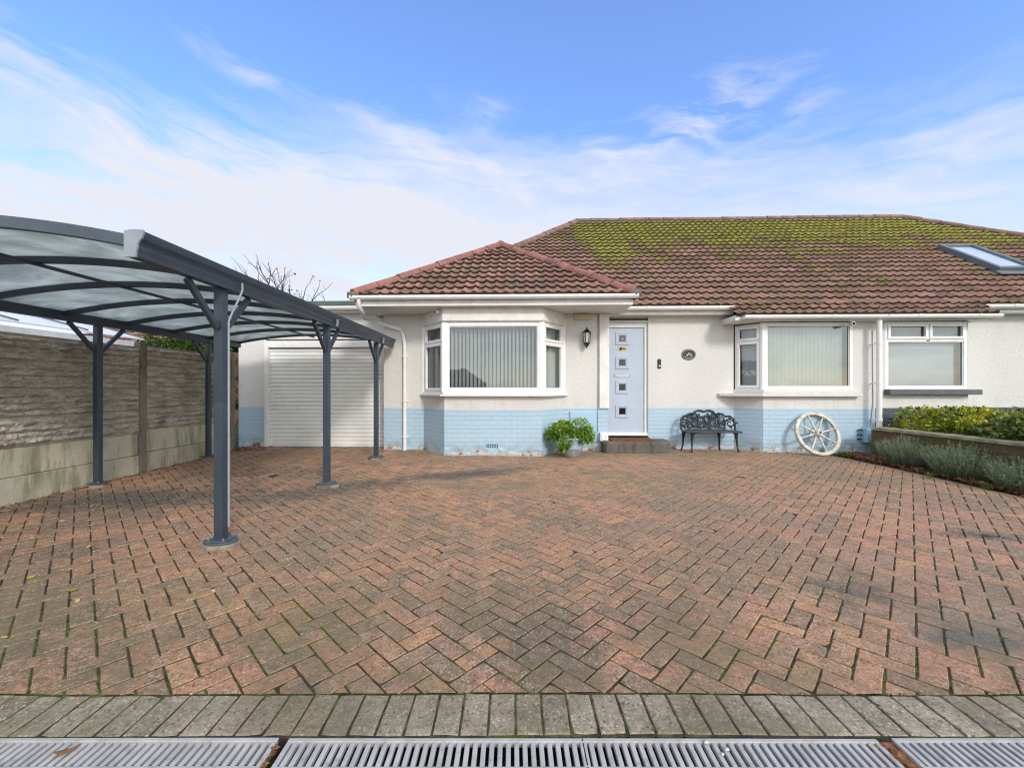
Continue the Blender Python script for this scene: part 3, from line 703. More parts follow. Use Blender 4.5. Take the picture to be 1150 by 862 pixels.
def vblind(parent, M, u0, u1, z0, z1, pitch, wid, ang, mat, d0=-.16, wander=.04):
    b = MB(); u = u0 + pitch / 2
    b.box((u0, d0 - .02, z1 - .035), (u1, d0 + .02, z1), M=M)
    while u < u1:
        a = ang + random.gauss(0, wander); dx_, dd = cos(a) * wid / 2, sin(a) * wid / 2; t = .0012
        pts = []
        for z in (z0, z1 - .036):
            for k in (-1, 0, 1):
                bow = .006 if k == 0 else 0
                pts.append((u + k * dx_ - sin(a) * bow, d0 + k * dd + cos(a) * bow, z))
        P_ = [M(*q) for q in pts] + [M(q[0], q[1] - .002, q[2]) for q in pts]
        b.add(P_, [(0, 1, 4, 3), (1, 2, 5, 4), (7, 6, 9, 10), (8, 7, 10, 11), (0, 3, 9, 6), (2, 8, 11, 5)], smooth=False)
        u += pitch
    return b.build('blind', mat, parent)

bz0, bz1 = ZS + .05, lz(361, YF, 555)
Mf, Lf = plane((xB, YF), (xC, YF)); Ml, Ll = plane((xA, YB), (xB, YF)); Mr, Lr = plane((xC, YF), (xD, YB))
zc = bz0 + (bz1 - bz0) * .72
wf = window(house, 'window', Mf, .0, Lf, bz0, bz1, [(0.0, Lf, bz0, bz1, False)], 'bay_glass', .075, 'large fixed centre pane of the bay with open vertical blind')
vblind(wf, Mf, .08, Lf - .08, bz0 + .03, bz1 - .02, .068, .089, radians(118), 'blind_fabric', -.17)
for Mx, Lx, lab in ((Ml, Ll, 'left splay light of the bay window'), (Mr, Lr, 'right splay light of the bay window')):
    ws = window(house, 'window', Mx, .03, Lx - .03, bz0, bz1, [(.03, Lx - .03, bz0, zc, True), (.03, Lx - .03, zc, bz1, True)], 'window_glass', .05, lab)
    vblind(ws, Mx, .09, Lx - .09, bz0 + .03, bz1 - .02, .07, .089, radians(30), 'blind_fabric_green', -.15)
# corner posts, head boards and sill of the bay
for (x, y) in ((xB, YF), (xC, YF)): cp = MB(); cp.prism([(x - .045, y - .012), (x + .045, y - .012), (x + .04, y + .07), (x - .04, y + .07)], bz0, bz1); cp.build('corner_post', 'white_plastic', house, bevel=.004)
for (x, sx) in ((xA, 1), (xD, -1)): cp = MB(); cp.prism([(x - .03, YB - .02), (x + .03, YB - .02), (x + .03, YB + .06), (x - .03, YB + .06)], bz0, bz1); cp.build('corner_post', 'white_plastic', house, bevel=.004)
def off_bay(o):
    k = o / (YB - YF) * (xB - xA) * .55 + o * .45
    return [(xA - k, YB + .01), (xB - k * .6, YF - o), (xC + k * .6, YF - o), (xD + k, YB + .01)]
hb = MB()
for o_, z0, z1 in ((.035, bz1, bz1 + .012), (.05, bz1 + .012, bz1 + .13), (.035, bz1 + .13, ZSOF)): hb.prism(off_bay(o_), z0, z1)
hb.build('bay_head_board', 'white_paint', house, bevel=.003)
sl = MB(); sl.prism(off_bay(.03), ZS + .022, ZS + .05); sl.prism(off_bay(.10), ZS - .012, ZS + .022)
sl.build('window_sill', 'white_paint', house, bevel=.005)

# right hand window: splayed side light and a wide pane
Ms, Ls = plane((xS0, 0), (xS1, YS)); Mw, Lw = plane((xS1, YS), (wx1, YS))
zc2 = lz(383.5, -.15, 840)
ws = window(house, 'window', Ms, .02, Ls - .02, wz0, wz1 - .01, [(.02, Ls - .02, wz0, zc2, True), (.02, Ls - .02, zc2, wz1 - .01, True)], 'window_glass', .05, 'narrow splayed light beside the right hand pane')
b = MB(); b.box((.10, -.14, wz0 + .05), (Ls - .10, -.135, wz1 - .06), M=Ms); b.build('blind', 'blind_fabric', ws)
wm = window(house, 'window', Mw, .02, Lw, wz0, wz1, [(.02, Lw, wz0, wz1, False)], 'window_glass', .055, 'wide pane with closed pale green vertical blind')
vblind(wm, Mw, .08, Lw - .10, wz0 + .03, wz1 - .02, .074, .089, radians(16), 'blind_fabric_green', -.13, .05)
cp = MB(); cp.prism([(xS1 - .045, YS + .02), (xS1 - .02, YS - .012), (xS1 + .045, YS - .012), (xS1 + .045, YS + .06), (xS1 - .03, YS + .06)], wz0, wz1); cp.build('corner_post', 'white_plastic', house, bevel=.004)
sx0, sx1 = lx(815, YS), lx(968, YS - .08)
sl = MB(); sl.prism([(sx0, .01), (sx0 + .03, -.06), (xS1 - .06, YS - .10), (sx1, YS - .10), (sx1, YS + .02), (xS1, YS + .02), (xS0, .02)], wz0 - .125, wz0 - .065)
sl.prism([(xS0 - .02, .01), (xS1 - .02, YS - .05), (wx1 + .06, YS - .05), (wx1 + .06, YS + .02), (xS1, YS + .02), (xS0, .02)], wz0 - .065, wz0)
sl.build('window_sill', 'white_render', house, bevel=.015)

# neighbour block: walls, plinth, window
nx0 = lx(994, YS); nx1 = xN1
nz0, nz1 = lz(437, YS, 1040), lz(361, YS, 1040)
p = MB(); p.prism([(xP, YS), (nx1 + .02, YS), (nx1 + .35, 0), (xP, 0)], -.15, lz(458, YS, 990)); p.box((nx1 + .35, .0, -.15), (NX, .25, lz(458, YS, 990)))
p.build('plinth', 'slate_brick', nbr)
zpn = lz(458, YS, 990)
wl = MB(); wl.prism([(xP, YS), (nx1 + .02, YS), (nx1 + .35, 0), (xP, 0)], zpn, nz0 - .02)
wl.box((xP, YS, nz0 - .02), (nx0, 0, nz1 + .1)); wl.prism([(nx1, YS), (nx1 + .02, YS), (nx1 + .35, 0), (nx1, 0)], nz0 - .02, nz1 + .1); wl.box((nx1 + .35, .0, zpn), (NX, .25, zTopA + .12))
wl.box((NX - .25, .25, -.15), (NX, 9.3, 2.5)); wl.box((xP, 9.05, -.15), (NX - .25, 9.3, 2.5)); wl.box((xP + .01, 2.6, 0), (NX - .26, 2.7, 2.4))
wl.build('wall', 'white_render', nbr)
cl = MB(); cl.box((xP + .01, .01, 2.46), (NX - .26, 9.0, 2.5)); cl.box((nx0, YS + .1, nz1 + .02), (nx1, .0, nz1 + .06)); cl.build('ceiling', 'room_dark', nbr)
Mn, Ln = plane((nx0, YS), (nx1, YS)); nc = nz0 + (nz1 - nz0) * .73; nm = Ln * .53
wn = window(nbr, 'window', Mn, 0, Ln, nz0, nz1, [(0, Ln, nz0, nc, False), (0, nm, nc, nz1, True), (nm, Ln, nc, nz1, True)], 'window_glass', .055)
b = MB()
b.box((.07, -.12, nz0 + .05), (Ln - .12, -.115, nc + .03), M=Mn)
for k in range(16): b.box((.07, -.115, nz0 + .06 + k * .06), (Ln - .12, -.109, nz0 + .066 + k * .06), M=Mn) if nz0 + .06 + k * .06 < nc else None
b.build('blind', 'blind_roman', wn)
b = MB(); b.box((Ln - .12, -.118, nz0 + .05), (Ln - .08, -.112, nc), M=Mn); b.build('curtain', 'blind_olive', wn)
b = MB(); b.box((.07, -.12, nc + .05), (Ln - .09, -.115, nz1 - .07), M=Mn); b.build('blind', 'curtain_grey', wn)
sl = MB(); qx = lx(1106, YS - .05); sl.prism([(nx0 - .02, YS - .12), (nx1 - .02, YS - .12), (qx, YS - .02), (qx - .02, YS + .04), (nx0 - .02, YS + .04)], nz0 - .095, nz0 - .002)
sl.build('window_sill', 'slate_sill', nbr, bevel=.01)

# ---- door
dx1 = lx(728, YD); dx0 = dx1 - 1.0; dz0 = lz(488.5, YD, 705)
fr = MB(); Md = lambda a, d_, z: (a, YD - d_, z)
frame(fr, Md, dx0, dx1, dz0 + .05, dTop, .085, -.04, .05, wb=.012)
fr.box((dx0, -.04, dz0), (dx1 + .03, .09, dz0 + .05), M=Md); fr.box((dx0, -.04, dTop), (dx1, .045, dTop + .05), M=Md)
door = MB(); l0, l1, lz0, lz1 = dx0 + .087, dx1 - .087, dz0 + .064, dTop - .087
door.box((l0, -.03, lz0), (l1, .022, lz1), M=Md)
for k in range(1, 7):
    pass
do = door.build('front_door', 'door_blue', house, bevel=.003)
fr.build('door_frame', 'white_plastic', do, bevel=.004)
gx = (l0 + l1) / 2 - .005
def on_door(px, py): return loc(px, py, YD - .03)
for i, py in enumerate((380, 407, 434.5, 461.5)):
    z = on_door(700, py)[1]; hs = .088
    q = MB(); frame(q, Md, gx - .125, gx + .125, z - .125, z + .125, .042, .0215, .038); q.build('panel_moulding', 'door_blue', do, bevel=.006)
    q = MB(); frame(q, Md, gx - .084, gx + .084, z - .084, z + .084, .022, .0212, .033); q.build('glazing_bead', 'door_trim', do, bevel=.003)
    q = MB(); q.box((gx - .062, .0215, z - .062), (gx + .062, .026, z + .062), M=Md)
    q.build('glazed_panel', 'lens_black' if i else 'lamp_glass', do)
    q = MB()
    q.add([Md(gx - .062, .0285, z - .062), Md(gx + .062, .0285, z - .062), Md(gx + .062, .0285, z + .062), Md(gx - .062, .0285, z + .062)], [(0, 1, 2, 3)]); q.build('pane', 'obscure_glass', do)
    if i == 0:     # pale etched motif in the top light
        q = MB(); q.beam(Md(gx - .03, .030, z - .04), Md(gx, .030, z + .04), .004, .012, up=(0, 1, 0)); q.beam(Md(gx + .03, .030, z - .04), Md(gx, .030, z + .04), .004, .012, up=(0, 1, 0)); q.box((gx - .018, .028, z - .014), (gx + .018, .032, z - .004), M=Md)
        q.build('etched_motif', 'lamp_glass', do)
z = on_door(700, 391.5)[1]
q = MB(); q.box((gx - .075, .0215, z - .035), (gx + .075, .026, z + .035), M=Md); q.build('sticker', 'brass', do)
q = MB(); q.lathe([(.022, -.004), (.026, 0), (.022, .004)], (0, 0, 0), 14); q.v = [Md(gx - .025 + v[0], .030 + v[2], z + .008 + v[1]) for v in q.v]
q.box((gx - .01, .0262, z - .006), (gx + .06, .031, z + .006), M=Md); q.box((gx - .055, .0262, z - .03), (gx - .02, .030, z - .012), M=Md); q.build('sticker_mark', 'black_metal', do)
z = on_door(700, 421.5)[1]
q = MB(); frame(q, Md, gx - .15, gx + .15, z - .036, z + .036, .012, .0215, .034); q.box((gx - .137, .0215, z - .023), (gx + .137, .030, z + .023), M=Md); q.build('letterbox', 'chrome', do, bevel=.004)
for zz in (.35, 1.0, 1.75): q = MB(); q.box((l0 - .006, .02, lz0 + zz), (l0 + .016, .042, lz0 + zz + .11), M=Md); q.build('hinge', 'black_metal', do, bevel=.003)

# ---- roofs
def tile_plane(name, parent, mat, P0, U, SD, u_off, L, rows, gauge, clips, u_start=0.0):
    P0, U, SD = Vector(P0), Vector(U).normalized(), Vector(SD).normalized(); NR = U.cross(SD).normalized()
    if NR.z < 0: NR = -NR
    vs, fs, tint, edge = [], [], [], []
    prof = [(0, .08), (.08, 0), (.17, .02), (.23, .40), (.28, .82), (.335, 1), (.39, .82), (.44, .40), (.50, .08), (.58, 0), (.67, .02), (.73, .40), (.78, .82), (.835, 1), (.89, .82), (.94, .40), (1.0, .08)]
    TW = .35; nt_ = int(L / TW) + 1
    for r in range(rows):
        for c in range(nt_):
            j = random.gauss(0, .006) - (.02 if random.random() < .01 else 0); hj = abs(random.gauss(0, .005)); sk = random.gauss(0, .007)
            t = rnd3(); b0 = len(vs)
            s0, s1 = r * gauge + j, (r + 1) * gauge + .05
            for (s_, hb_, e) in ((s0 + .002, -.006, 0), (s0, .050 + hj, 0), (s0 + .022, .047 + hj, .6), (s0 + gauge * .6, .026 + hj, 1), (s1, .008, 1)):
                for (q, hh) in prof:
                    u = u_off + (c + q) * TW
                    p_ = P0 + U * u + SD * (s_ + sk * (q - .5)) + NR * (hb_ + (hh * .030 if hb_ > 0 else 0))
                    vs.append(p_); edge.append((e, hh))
            m_ = len(prof)
            for k in range(4):
                for i in range(m_ - 1):
                    fs.append((b0 + k * m_ + i, b0 + k * m_ + i + 1, b0 + (k + 1) * m_ + i + 1, b0 + (k + 1) * m_ + i)); tint.append(t)
    me = bpy.data.meshes.new(name); me.from_pydata(vs, [], fs); me.materials.append(MAT[mat])
    a = me.attributes.new('tint', 'FLOAT_COLOR', 'FACE'); a.data.foreach_set('color', [k for t in tint for k in (*t, 1)])
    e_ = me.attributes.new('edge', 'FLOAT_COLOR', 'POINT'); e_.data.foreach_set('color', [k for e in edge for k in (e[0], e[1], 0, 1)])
    me.polygons.foreach_set('use_smooth', [True] * len(fs))
    bm = bmesh.new(); bm.from_mesh(me)
    for co, no in clips:
        bmesh.ops.bisect_plane(bm, geom=bm.verts[:] + bm.edges[:] + bm.faces[:], plane_co=co, plane_no=no, clear_outer=True)
    bm.to_mesh(me); bm.free()
    if hasattr(me, 'set_sharp_from_angle'): me.set_sharp_from_angle(angle=radians(50))
    o = bpy.data.objects.new(name, me); COL.objects.link(o); o.parent = parent
    return o
def ridge_tiles(b, a, c, r=.105, seg=.44, lift=.02, flat=1.0):
    a, c = Vector(a), Vector(c); d = c - a; L = d.length; d.normalize(); k = max(1, round(L / seg)); sl_ = L / k
    side = d.cross(Vector((0, 0, 1))).normalized(); up = side.cross(d).normalized()
    for i in range(k):
        rr = r * random.uniform(.96, 1.04); off = random.gauss(0, .004)
        p0 = a + d * (i * sl_ + .006); p1 = a + d * ((i + 1) * sl_ - .006)
        vs = []
        for (p_, q) in ((p0, rr * 1.04), (p1, rr * .97)):
            for w_ in (q, q - .018):
                for j in range(11):
                    an = pi * j / 10; vs.append(p_ + side * (cos(an) * w_) + up * (sin(an) * w_ * flat + lift + off - .02))
        m_ = 11; f = []
        for j in range(10):
            f += [(j, j + 1, 2 * m_ + j + 1, 2 * m_ + j), (m_ + j + 1, m_ + j, 3 * m_ + j, 3 * m_ + j + 1), (j + 1, j, m_ + j, m_ + j + 1), (2 * m_ + j, 2 * m_ + j + 1, 3 * m_ + j + 1, 3 * m_ + j)]
        b.add(vs, f, 0, False)
    # bedding mortar under the ridge
    b.tube([a + up * (lift - .03), c + up * (lift - .03)], r * .88, 10, 1)
sA = sqrt(1 + T * T); GA = .272
rows_main = int(RIDGE_S * sA / GA) + 1
hipL = xRL - (exL + .05)                              # plan run of the left hip
def vplane(p, q):                                     # vertical plane through p, q; normal to the right of p->q
    p, q = Vector(p), Vector(q); dd = q - p; return ((p.x, p.y, 0), (dd.y, -dd.x, 0))
mL0 = (exL + .05, EAVE_Y); mL1 = (xRL, RY); mR1 = (xRR, RY); mR0 = (xRR + RIDGE_S, EAVE_Y)
top = ((0, RY, 0), (0, 1, 0))
def left_of(p, q): c, n_ = vplane(p, q); return (c, (-n_[0], -n_[1], 0))     # clear what lies to the left
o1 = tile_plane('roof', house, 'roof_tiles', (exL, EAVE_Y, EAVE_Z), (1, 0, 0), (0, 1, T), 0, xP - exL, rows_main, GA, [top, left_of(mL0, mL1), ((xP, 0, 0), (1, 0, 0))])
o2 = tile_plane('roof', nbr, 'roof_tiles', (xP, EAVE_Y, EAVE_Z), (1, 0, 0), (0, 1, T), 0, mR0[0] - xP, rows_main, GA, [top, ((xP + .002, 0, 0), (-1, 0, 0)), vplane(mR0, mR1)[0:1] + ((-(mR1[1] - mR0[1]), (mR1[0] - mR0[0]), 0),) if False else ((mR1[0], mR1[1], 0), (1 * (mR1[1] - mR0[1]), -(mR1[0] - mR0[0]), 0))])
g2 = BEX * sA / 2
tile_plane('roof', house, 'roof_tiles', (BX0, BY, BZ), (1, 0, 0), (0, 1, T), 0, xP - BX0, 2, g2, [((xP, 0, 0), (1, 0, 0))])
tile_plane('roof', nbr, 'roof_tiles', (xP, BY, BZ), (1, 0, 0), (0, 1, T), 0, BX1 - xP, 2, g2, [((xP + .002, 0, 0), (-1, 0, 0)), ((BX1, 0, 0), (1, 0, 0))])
# unseen slopes as plain boards under felt so the roof is closed
def slab(name, parent, poly, mat):
    b_ = MB(); P_ = [Vector(q) for q in poly]; nr = (P_[1] - P_[0]).cross(P_[2] - P_[0]).normalized(); nr = nr if nr.z > 0 else -nr
    k = len(P_); b_.add([q + nr * .01 for q in P_] + [q - nr * .03 for q in P_], [tuple(range(k)), tuple(range(2 * k - 1, k - 1, -1))] + [(i, k + i, k + (i + 1) % k, (i + 1) % k) for i in range(k)]); return b_.build(name, mat, parent)
BK = RY + RIDGE_S
slab('roof_deck', house, [(mL0[0], EAVE_Y, EAVE_Z - .01), (mL1[0], RY, RZ - .01), (mL0[0], BK, EAVE_Z - .01)], 'felt_roof')
slab('roof_deck', house, [(mL0[0], BK, EAVE_Z - .01), (mL1[0], RY, RZ - .01), (xP, RY, RZ - .01), (xP, BK, EAVE_Z - .01)], 'felt_roof')
slab('roof_deck', nbr, [(xP, BK, EAVE_Z - .01), (xP, RY, RZ - .01), (mR1[0], RY, RZ - .01), (mR0[0], BK, EAVE_Z - .01)], 'felt_roof')
slab('roof_deck', nbr, [(mR0[0], EAVE_Y, EAVE_Z - .01), (mR0[0], BK, EAVE_Z - .01), (mR1[0], RY, RZ - .01)], 'felt_roof')
rt = MB(); ridge_tiles(rt, (mL0[0], mL0[1], EAVE_Z + .03), (mL1[0], RY, RZ + .03)); ridge_tiles(rt, (mL1[0] - .05, RY, RZ + .035), (xP, RY, RZ + .035)); rt.build('ridge_tiles', ['ridge_brown', 'mortar'], house)
rt = MB(); ridge_tiles(rt, (mR0[0], mR0[1], EAVE_Z + .03), (mR1[0], RY, RZ + .03)); ridge_tiles(rt, (xP, RY, RZ + .035), (mR1[0] + .05, RY, RZ + .035)); rt.build('ridge_tiles', ['ridge_brown', 'mortar'], nbr)
# bay roof
hwid = (exR - exL) / 2; xm = (exL + exR) / 2; AY, AZ = BAY_Y + hwid, BAY_Z + TB * hwid; rb = int(hwid * sA / .262) + 1
h0, h1, ap = (exL, BAY_Y), (exR, BAY_Y), (xm, AY)
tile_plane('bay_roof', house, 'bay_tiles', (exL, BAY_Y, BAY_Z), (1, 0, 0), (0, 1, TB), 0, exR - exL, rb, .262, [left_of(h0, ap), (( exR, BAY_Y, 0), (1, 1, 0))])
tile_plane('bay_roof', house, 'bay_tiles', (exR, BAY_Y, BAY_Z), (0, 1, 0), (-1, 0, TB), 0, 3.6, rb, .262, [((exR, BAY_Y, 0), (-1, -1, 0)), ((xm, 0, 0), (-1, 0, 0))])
slab('roof_deck', house, [(exL, BAY_Y, BAY_Z - .01), (xm, AY, AZ - .01), (xm, AY + 1.2, AZ - .01), (exL, AY + 1.2, BAY_Z - .01)], 'felt_roof')
rt = MB(); ridge_tiles(rt, (exL, BAY_Y, BAY_Z + .015), (xm, AY, AZ + .02), .10); ridge_tiles(rt, (exR, BAY_Y, BAY_Z + .015), (xm, AY, AZ + .02), .10); ridge_tiles(rt, (xm, AY - .05, AZ + .025), (xm, AY + 1.0, AZ + .025), .10)
for x_ in (exL, exR): rt.lathe([(.02, 0), (.11, .01), (.115, .09), (.05, .12)], (x_, BAY_Y + .02, BAY_Z - .03), 12, 1)
rt.build('ridge_tiles', ['ridge_red', 'mortar'], house)

# ---- fascias, soffits, gutters, downpipes
GP = [(-.058, .0), (-.054, -.03), (-.035, -.052), (0, -.062), (.035, -.052), (.054, -.03), (.058, 0), (.058, .006), (.046, .006), (.044, -.026), (.028, -.042), (0, -.05), (-.028, -.042), (-.044, -.026), (-.046, .006), (-.058, .006)]
def gutter(parent, x0, x1, y, z, seg=2.0):
    b_ = MB(); M = lambda t, p_, q: (t, y + p_, z + q)
    b_.extrude(GP, x0, x1, M, smooth=False)
    for x_ in (x0, x1): b_.extrude([(p_ * 1.06, q * 1.06) for p_, q in GP[:8]], x_ - .006, x_ + .006, M)
    x_ = x0 + .5
    while x_ < x1 - .2:
        b_.extrude([(p_ * 1.09, q * 1.09 + .002) for p_, q in GP], x_, x_ + .05, M); x_ += seg
    return b_.build('gutter', 'white_plastic', parent, bevel=.002)
gy = BAY_Y - .03; zg = BAY_Z - .005
gutter(house, exL - .04, exR + .04, gy, zg, 1.1)
fb = MB(); fb.box((exL + .02, BAY_Y + .035, ZSOF), (exR - .02, BAY_Y + .06, BAY_Z)); fb.box((exL + .02, BAY_Y + .06, ZSOF), (exL + .045, .3, BAY_Z)); fb.box((exR - .045, BAY_Y + .06, ZSOF), (exR - .02, -.32, BAY_Z)); fb.build('fascia', 'white_paint', house, bevel=.003)
sf = MB(); sf.box((exL + .046, BAY_Y + .061, ZSOF + .002), (exR - .046, YB + .1, ZSOF + .02)); sf.build('soffit', 'soffit_paint', house)
# porch eave A
a0, a1 = exR - .02, lx(829, -.34)
gutter(house, a0 - .05, a1, EAVE_Y - .03, EAVE_Z - .005, 1.3)
fb = MB(); fb.box((a0 - .3, EAVE_Y + .035, zTopA), (a1 - .02, EAVE_Y + .06, EAVE_Z + .01)); fb.box((a0 - .3, EAVE_Y + .06, zTopA + .002), (a1 - .02, .05, zTopA + .02)); fb.build('fascia', 'white_paint', house, bevel=.003)
# eave B over the window block
zB = wz1 + .015
gutter(house, BX0 + .12, xP - .01, BY - .03, BZ - .005, 1.0); gutter(nbr, xP + .01, BX1, BY - .03, BZ - .005, 1.0)
def bfascia(parent, x0, x1, endl, endr):
    b_ = MB(); b_.box((x0, BY + .035, zB), (x1, BY + .06, BZ + .01)); b_.box((x0, BY + .06, zB + .002), (x1, .02, zB + .02))
    if endl: b_.prism([(x0, BY + .035), (x0, .0), (x0 - .025, .0), (x0 - .025, BY + .035)][::-1], zB, BZ + .02)
    if endr: b_.box((x1, BY + .035, zB), (x1 + .025, .0, BZ + .02))
    b_.build('fascia', 'white_paint', parent, bevel=.003)
bfascia(house, BX0 + .03, xP - .002, True, False); bfascia(nbr, xP + .002, BX1 - .05, False, True)
n0, n1 = BX1 + .05, NX + .3
gutter(nbr, n0, n1, EAVE_Y - .03, EAVE_Z - .005, 1.5)
fb = MB(); fb.box((BX1 - .03, EAVE_Y + .035, zTopA), (n1, EAVE_Y + .06, EAVE_Z + .01)); fb.box((BX1 - .03, EAVE_Y + .06, zTopA + .002), (n1, .05, zTopA + .02)); fb.build('fascia', 'white_paint', nbr, bevel=.003)
def wq(px, py, yl): x_, z_ = loc(px, py, yl); return (x_, yl, z_)
dp = MB()   # bay downpipe: swan neck, long diagonal, then down the wall
dp.tube([(exL + .10, gy, zg - .05), (exL + .10, gy, zg - .16), wq(408, 352, -.9), wq(409, 357, -.6), wq(450, 370, YB - .05), wq(453, 376, YB - .045), wq(454.5, 386, YB - .045), wq(454.5, 509, YB - .045)], .034, 10)
for py in (400, 450, 490): q = wq(454.5, py, YB - .045); dp.tube([(q[0], q[1], q[2] - .02), (q[0], q[1], q[2] + .02)], .042, 10); dp.box((q[0] - .06, YB - .02, q[2] - .015), (q[0] + .06, YB + .002, q[2] + .015))
dp.build('downpipe', 'white_plastic', house)
dp = MB(); q = wq(989, 352, BY); ql = wq(989, 505, YS - .055)
dp.tube([(q[0], BY + .03, BZ - .04), (q[0], BY + .03, .02)], .043, 12)
for z in (.6, 1.25, 1.95): dp.tube([(q[0], BY + .03, z - .025), (q[0], BY + .03, z + .025)], .050, 12); dp.box((q[0] - .010, BY + .08, z - .006), (q[0] + .010, YS + .002, z + .006))
dp.build('downpipe', 'white_plastic', nbr)
cb = MB(); q0 = lx(671.5, YB - .01); cb.tube([(q0, YB - .008, ZSOF), (q0 + .004, YB - .008, 1.6), (q0 - .002, YB - .008, .9), (q0, YB - .012, .35)], .009, 6); cb.build('cable', 'cable_grey', house); cb = MB(); q1 = lx(980, YS - .01); cb.tube([(q1, YS - .008, 2.2), (q1 + .01, YS - .008, .9), (q1 - .03, YS - .01, .5)], .008, 6)
cb.build('cable', 'cable_grey', house)
pb = MB(); pb.box((lx(674, YB - .1), YB - .035, PL), (xR + .015, YB - .0021, ZSOF - .002)); pb.build('door_pilaster', 'white_paint', house, bevel=.006)
# air brick and meter cupboards
ab = MB(); x_, z_ = loc(553, 500, YF); 
ab.box((x_ - .115, YF - .010, z_ - .037), (x_ + .115, YF + .004, z_ + .037))
ab.build('air_brick', 'meter_blue', house, bevel=.003)
ab2 = MB()
for i in range(7):
    for j in range(2): ab2.box((x_ - .10 + i * .03, YF - .0125, z_ - .028 + j * .032), (x_ - .082 + i * .03, YF - .0095, z_ - .006 + j * .032))
ab2.build('air_brick_slot', 'lens_black', house)
def meter(px0, px1, py0, py1, yl, dpt, mat, label, nm='meter_box'):
    x0, z1 = loc(px0, py0, yl); x1, z0 = loc(px1, py1, yl)
    r = thing(nm, label, 'meter box', hw((x0 + x1) / 2, yl, z0), HT)
    w_, h_ = x1 - x0, z1 - z0
    b_ = MB(); b_.box((-w_ / 2, -dpt, 0), (w_ / 2, -.002, h_)); b_.build('box', mat, r, bevel=.008)
    b_ = MB(); b_.box((-w_ / 2 + .02, -dpt - .008, .02), (w_ / 2 - .02, -dpt + .001, h_ - .02)); lid = b_.build('door', mat, r, bevel=.004)
    b_ = MB(); b_.lathe([(.010, 0), (.010, .008)], (0, 0, 0), 10); b_.v = [(w_ / 2 - .05 + v[0], -dpt - .008 - v[2], h_ * .5 + v[1]) for v in b_.v]; b_.build('lock', 'cable_grey', lid)
    return r
meter(639.7, 669.5, 461.5, 495.5, YB, .03, 'meter_blue', 'flush pale blue meter cupboard behind the potted plant')
m2 = meter(966.6, 976, 480, 496, YS, .14, 'meter_blue', 'small blue box on the plinth beside the garden wall')
for z in (.05, .13, .21): b = MB(); b.tube([(-.085, -.05, z), (-.13, -.05, z + .01), (-.13, -.0, z)], .012, 6); b.build('pipe', 'black_metal', m2)
meter(673, 682, 485, 494.5, YB, .10, 'white_plastic', 'small white box at the foot of the door pilaster')

# ---- rooflight on the neighbouring roof
def on_roof(px, py):
    d_ = Vector(((px - CX) / F, 1, -(py - HY) / F)); C = Vector((0, 0, H)) - HO
    dl = Vector((d_.dot(XA), d_.dot(YA), d_.z)); cl_ = Vector((C.dot(XA), C.dot(YA), C.z))
    # just above the tiles
    t = (EAVE_Z + .19 + T * (cl_.y - EAVE_Y) - cl_.z) / (dl.z - T * dl.y)
    return cl_ + dl * t
q0, q1 = on_roof(1057, 273), on_roof(1111, 299)
rx0 = (q0.x + q1.x) / 2 - .02; rw = .80; s0 = (q1.y - EAVE_Y) * sA; s1 = (q0.y - EAVE_Y) * sA
SDv = Vector((0, 1, T)).normalized(); NRv = Vector((0, -T, 1)).normalized()
MR = lambda a, d_, z: tuple(Vector((rx0 + a, EAVE_Y, EAVE_Z)) + SDv * z + NRv * d_)
rl = MB(); frame(rl, MR, 0, rw, s0, s1, .09, .03, .17); rf = rl.build('rooflight', 'roof_frame', nbr, bevel=.006)
q = MB(); q.box((-.06, .07, s0 - .14), (rw + .06, .10, s0), M=MR); q.build('flashing', 'roof_frame', rf, bevel=.004)
q = MB(); q.box((.088, .10, s0 + .088), (rw - .088, .115, s1 - .088), M=MR); q.build('blind', 'blind_fabric', rf)  # white sheet added behind the pane to whiten its blue reflection
q = MB(); q.add([MR(.088, .145, s0 + .088), MR(rw - .088, .145, s0 + .088), MR(rw - .088, .145, s1 - .088), MR(.088, .145, s1 - .088)], [(0, 1, 2, 3)]); q.build('pane', 'rooflight_glass', rf)

# ================================================================== THINGS ON THE FACADE
# lantern
x_, z_ = loc(658, 380, YB)
lan = thing('wall_lantern', 'black wall lantern with pale glass between the bay window and the front door', 'lantern', hw(x_, YB, z_), HT)
b = MB(); b.box((-.035, -.016, -.10), (.035, -.002, .12)); b.tube([(0, -.012, -.13), (0, -.06, -.15), (0, -.11, -.14)], .009, 8); b.tube([(0, -.012, .05), (0, -.03, .05)], .012, 8); b.build('bracket', 'black_metal', lan)
b = MB(); b.lathe([(.004, .20), (.012, .185), (.008, .17), (.03, .15), (.075, .105), (.082, .095), (.078, .09)], (0, -.11, 0), 6, smooth=False); b.build('cap', 'black_metal', lan)
b = MB(); b.lathe([(.004, -.20), (.014, -.185), (.008, -.17), (.03, -.15), (.055, -.105), (.06, -.098), (.055, -.092)], (0, -.11, 0), 6, smooth=False)
b.build('base', 'black_metal', lan)
b = MB()
for k in range(6):
    a = 2 * pi * k / 6; b.beam((.055 * cos(a), -.11 + .055 * sin(a), -.095), (.072 * cos(a), -.11 + .072 * sin(a), .092), .010, .010)
b.build('glazing_bar', 'black_metal', lan)
b = MB(); b.lathe([(.05, -.09), (.067, .088)], (0, -.11, 0), 6, smooth=False); b.build('glass', 'lamp_glass', lan)
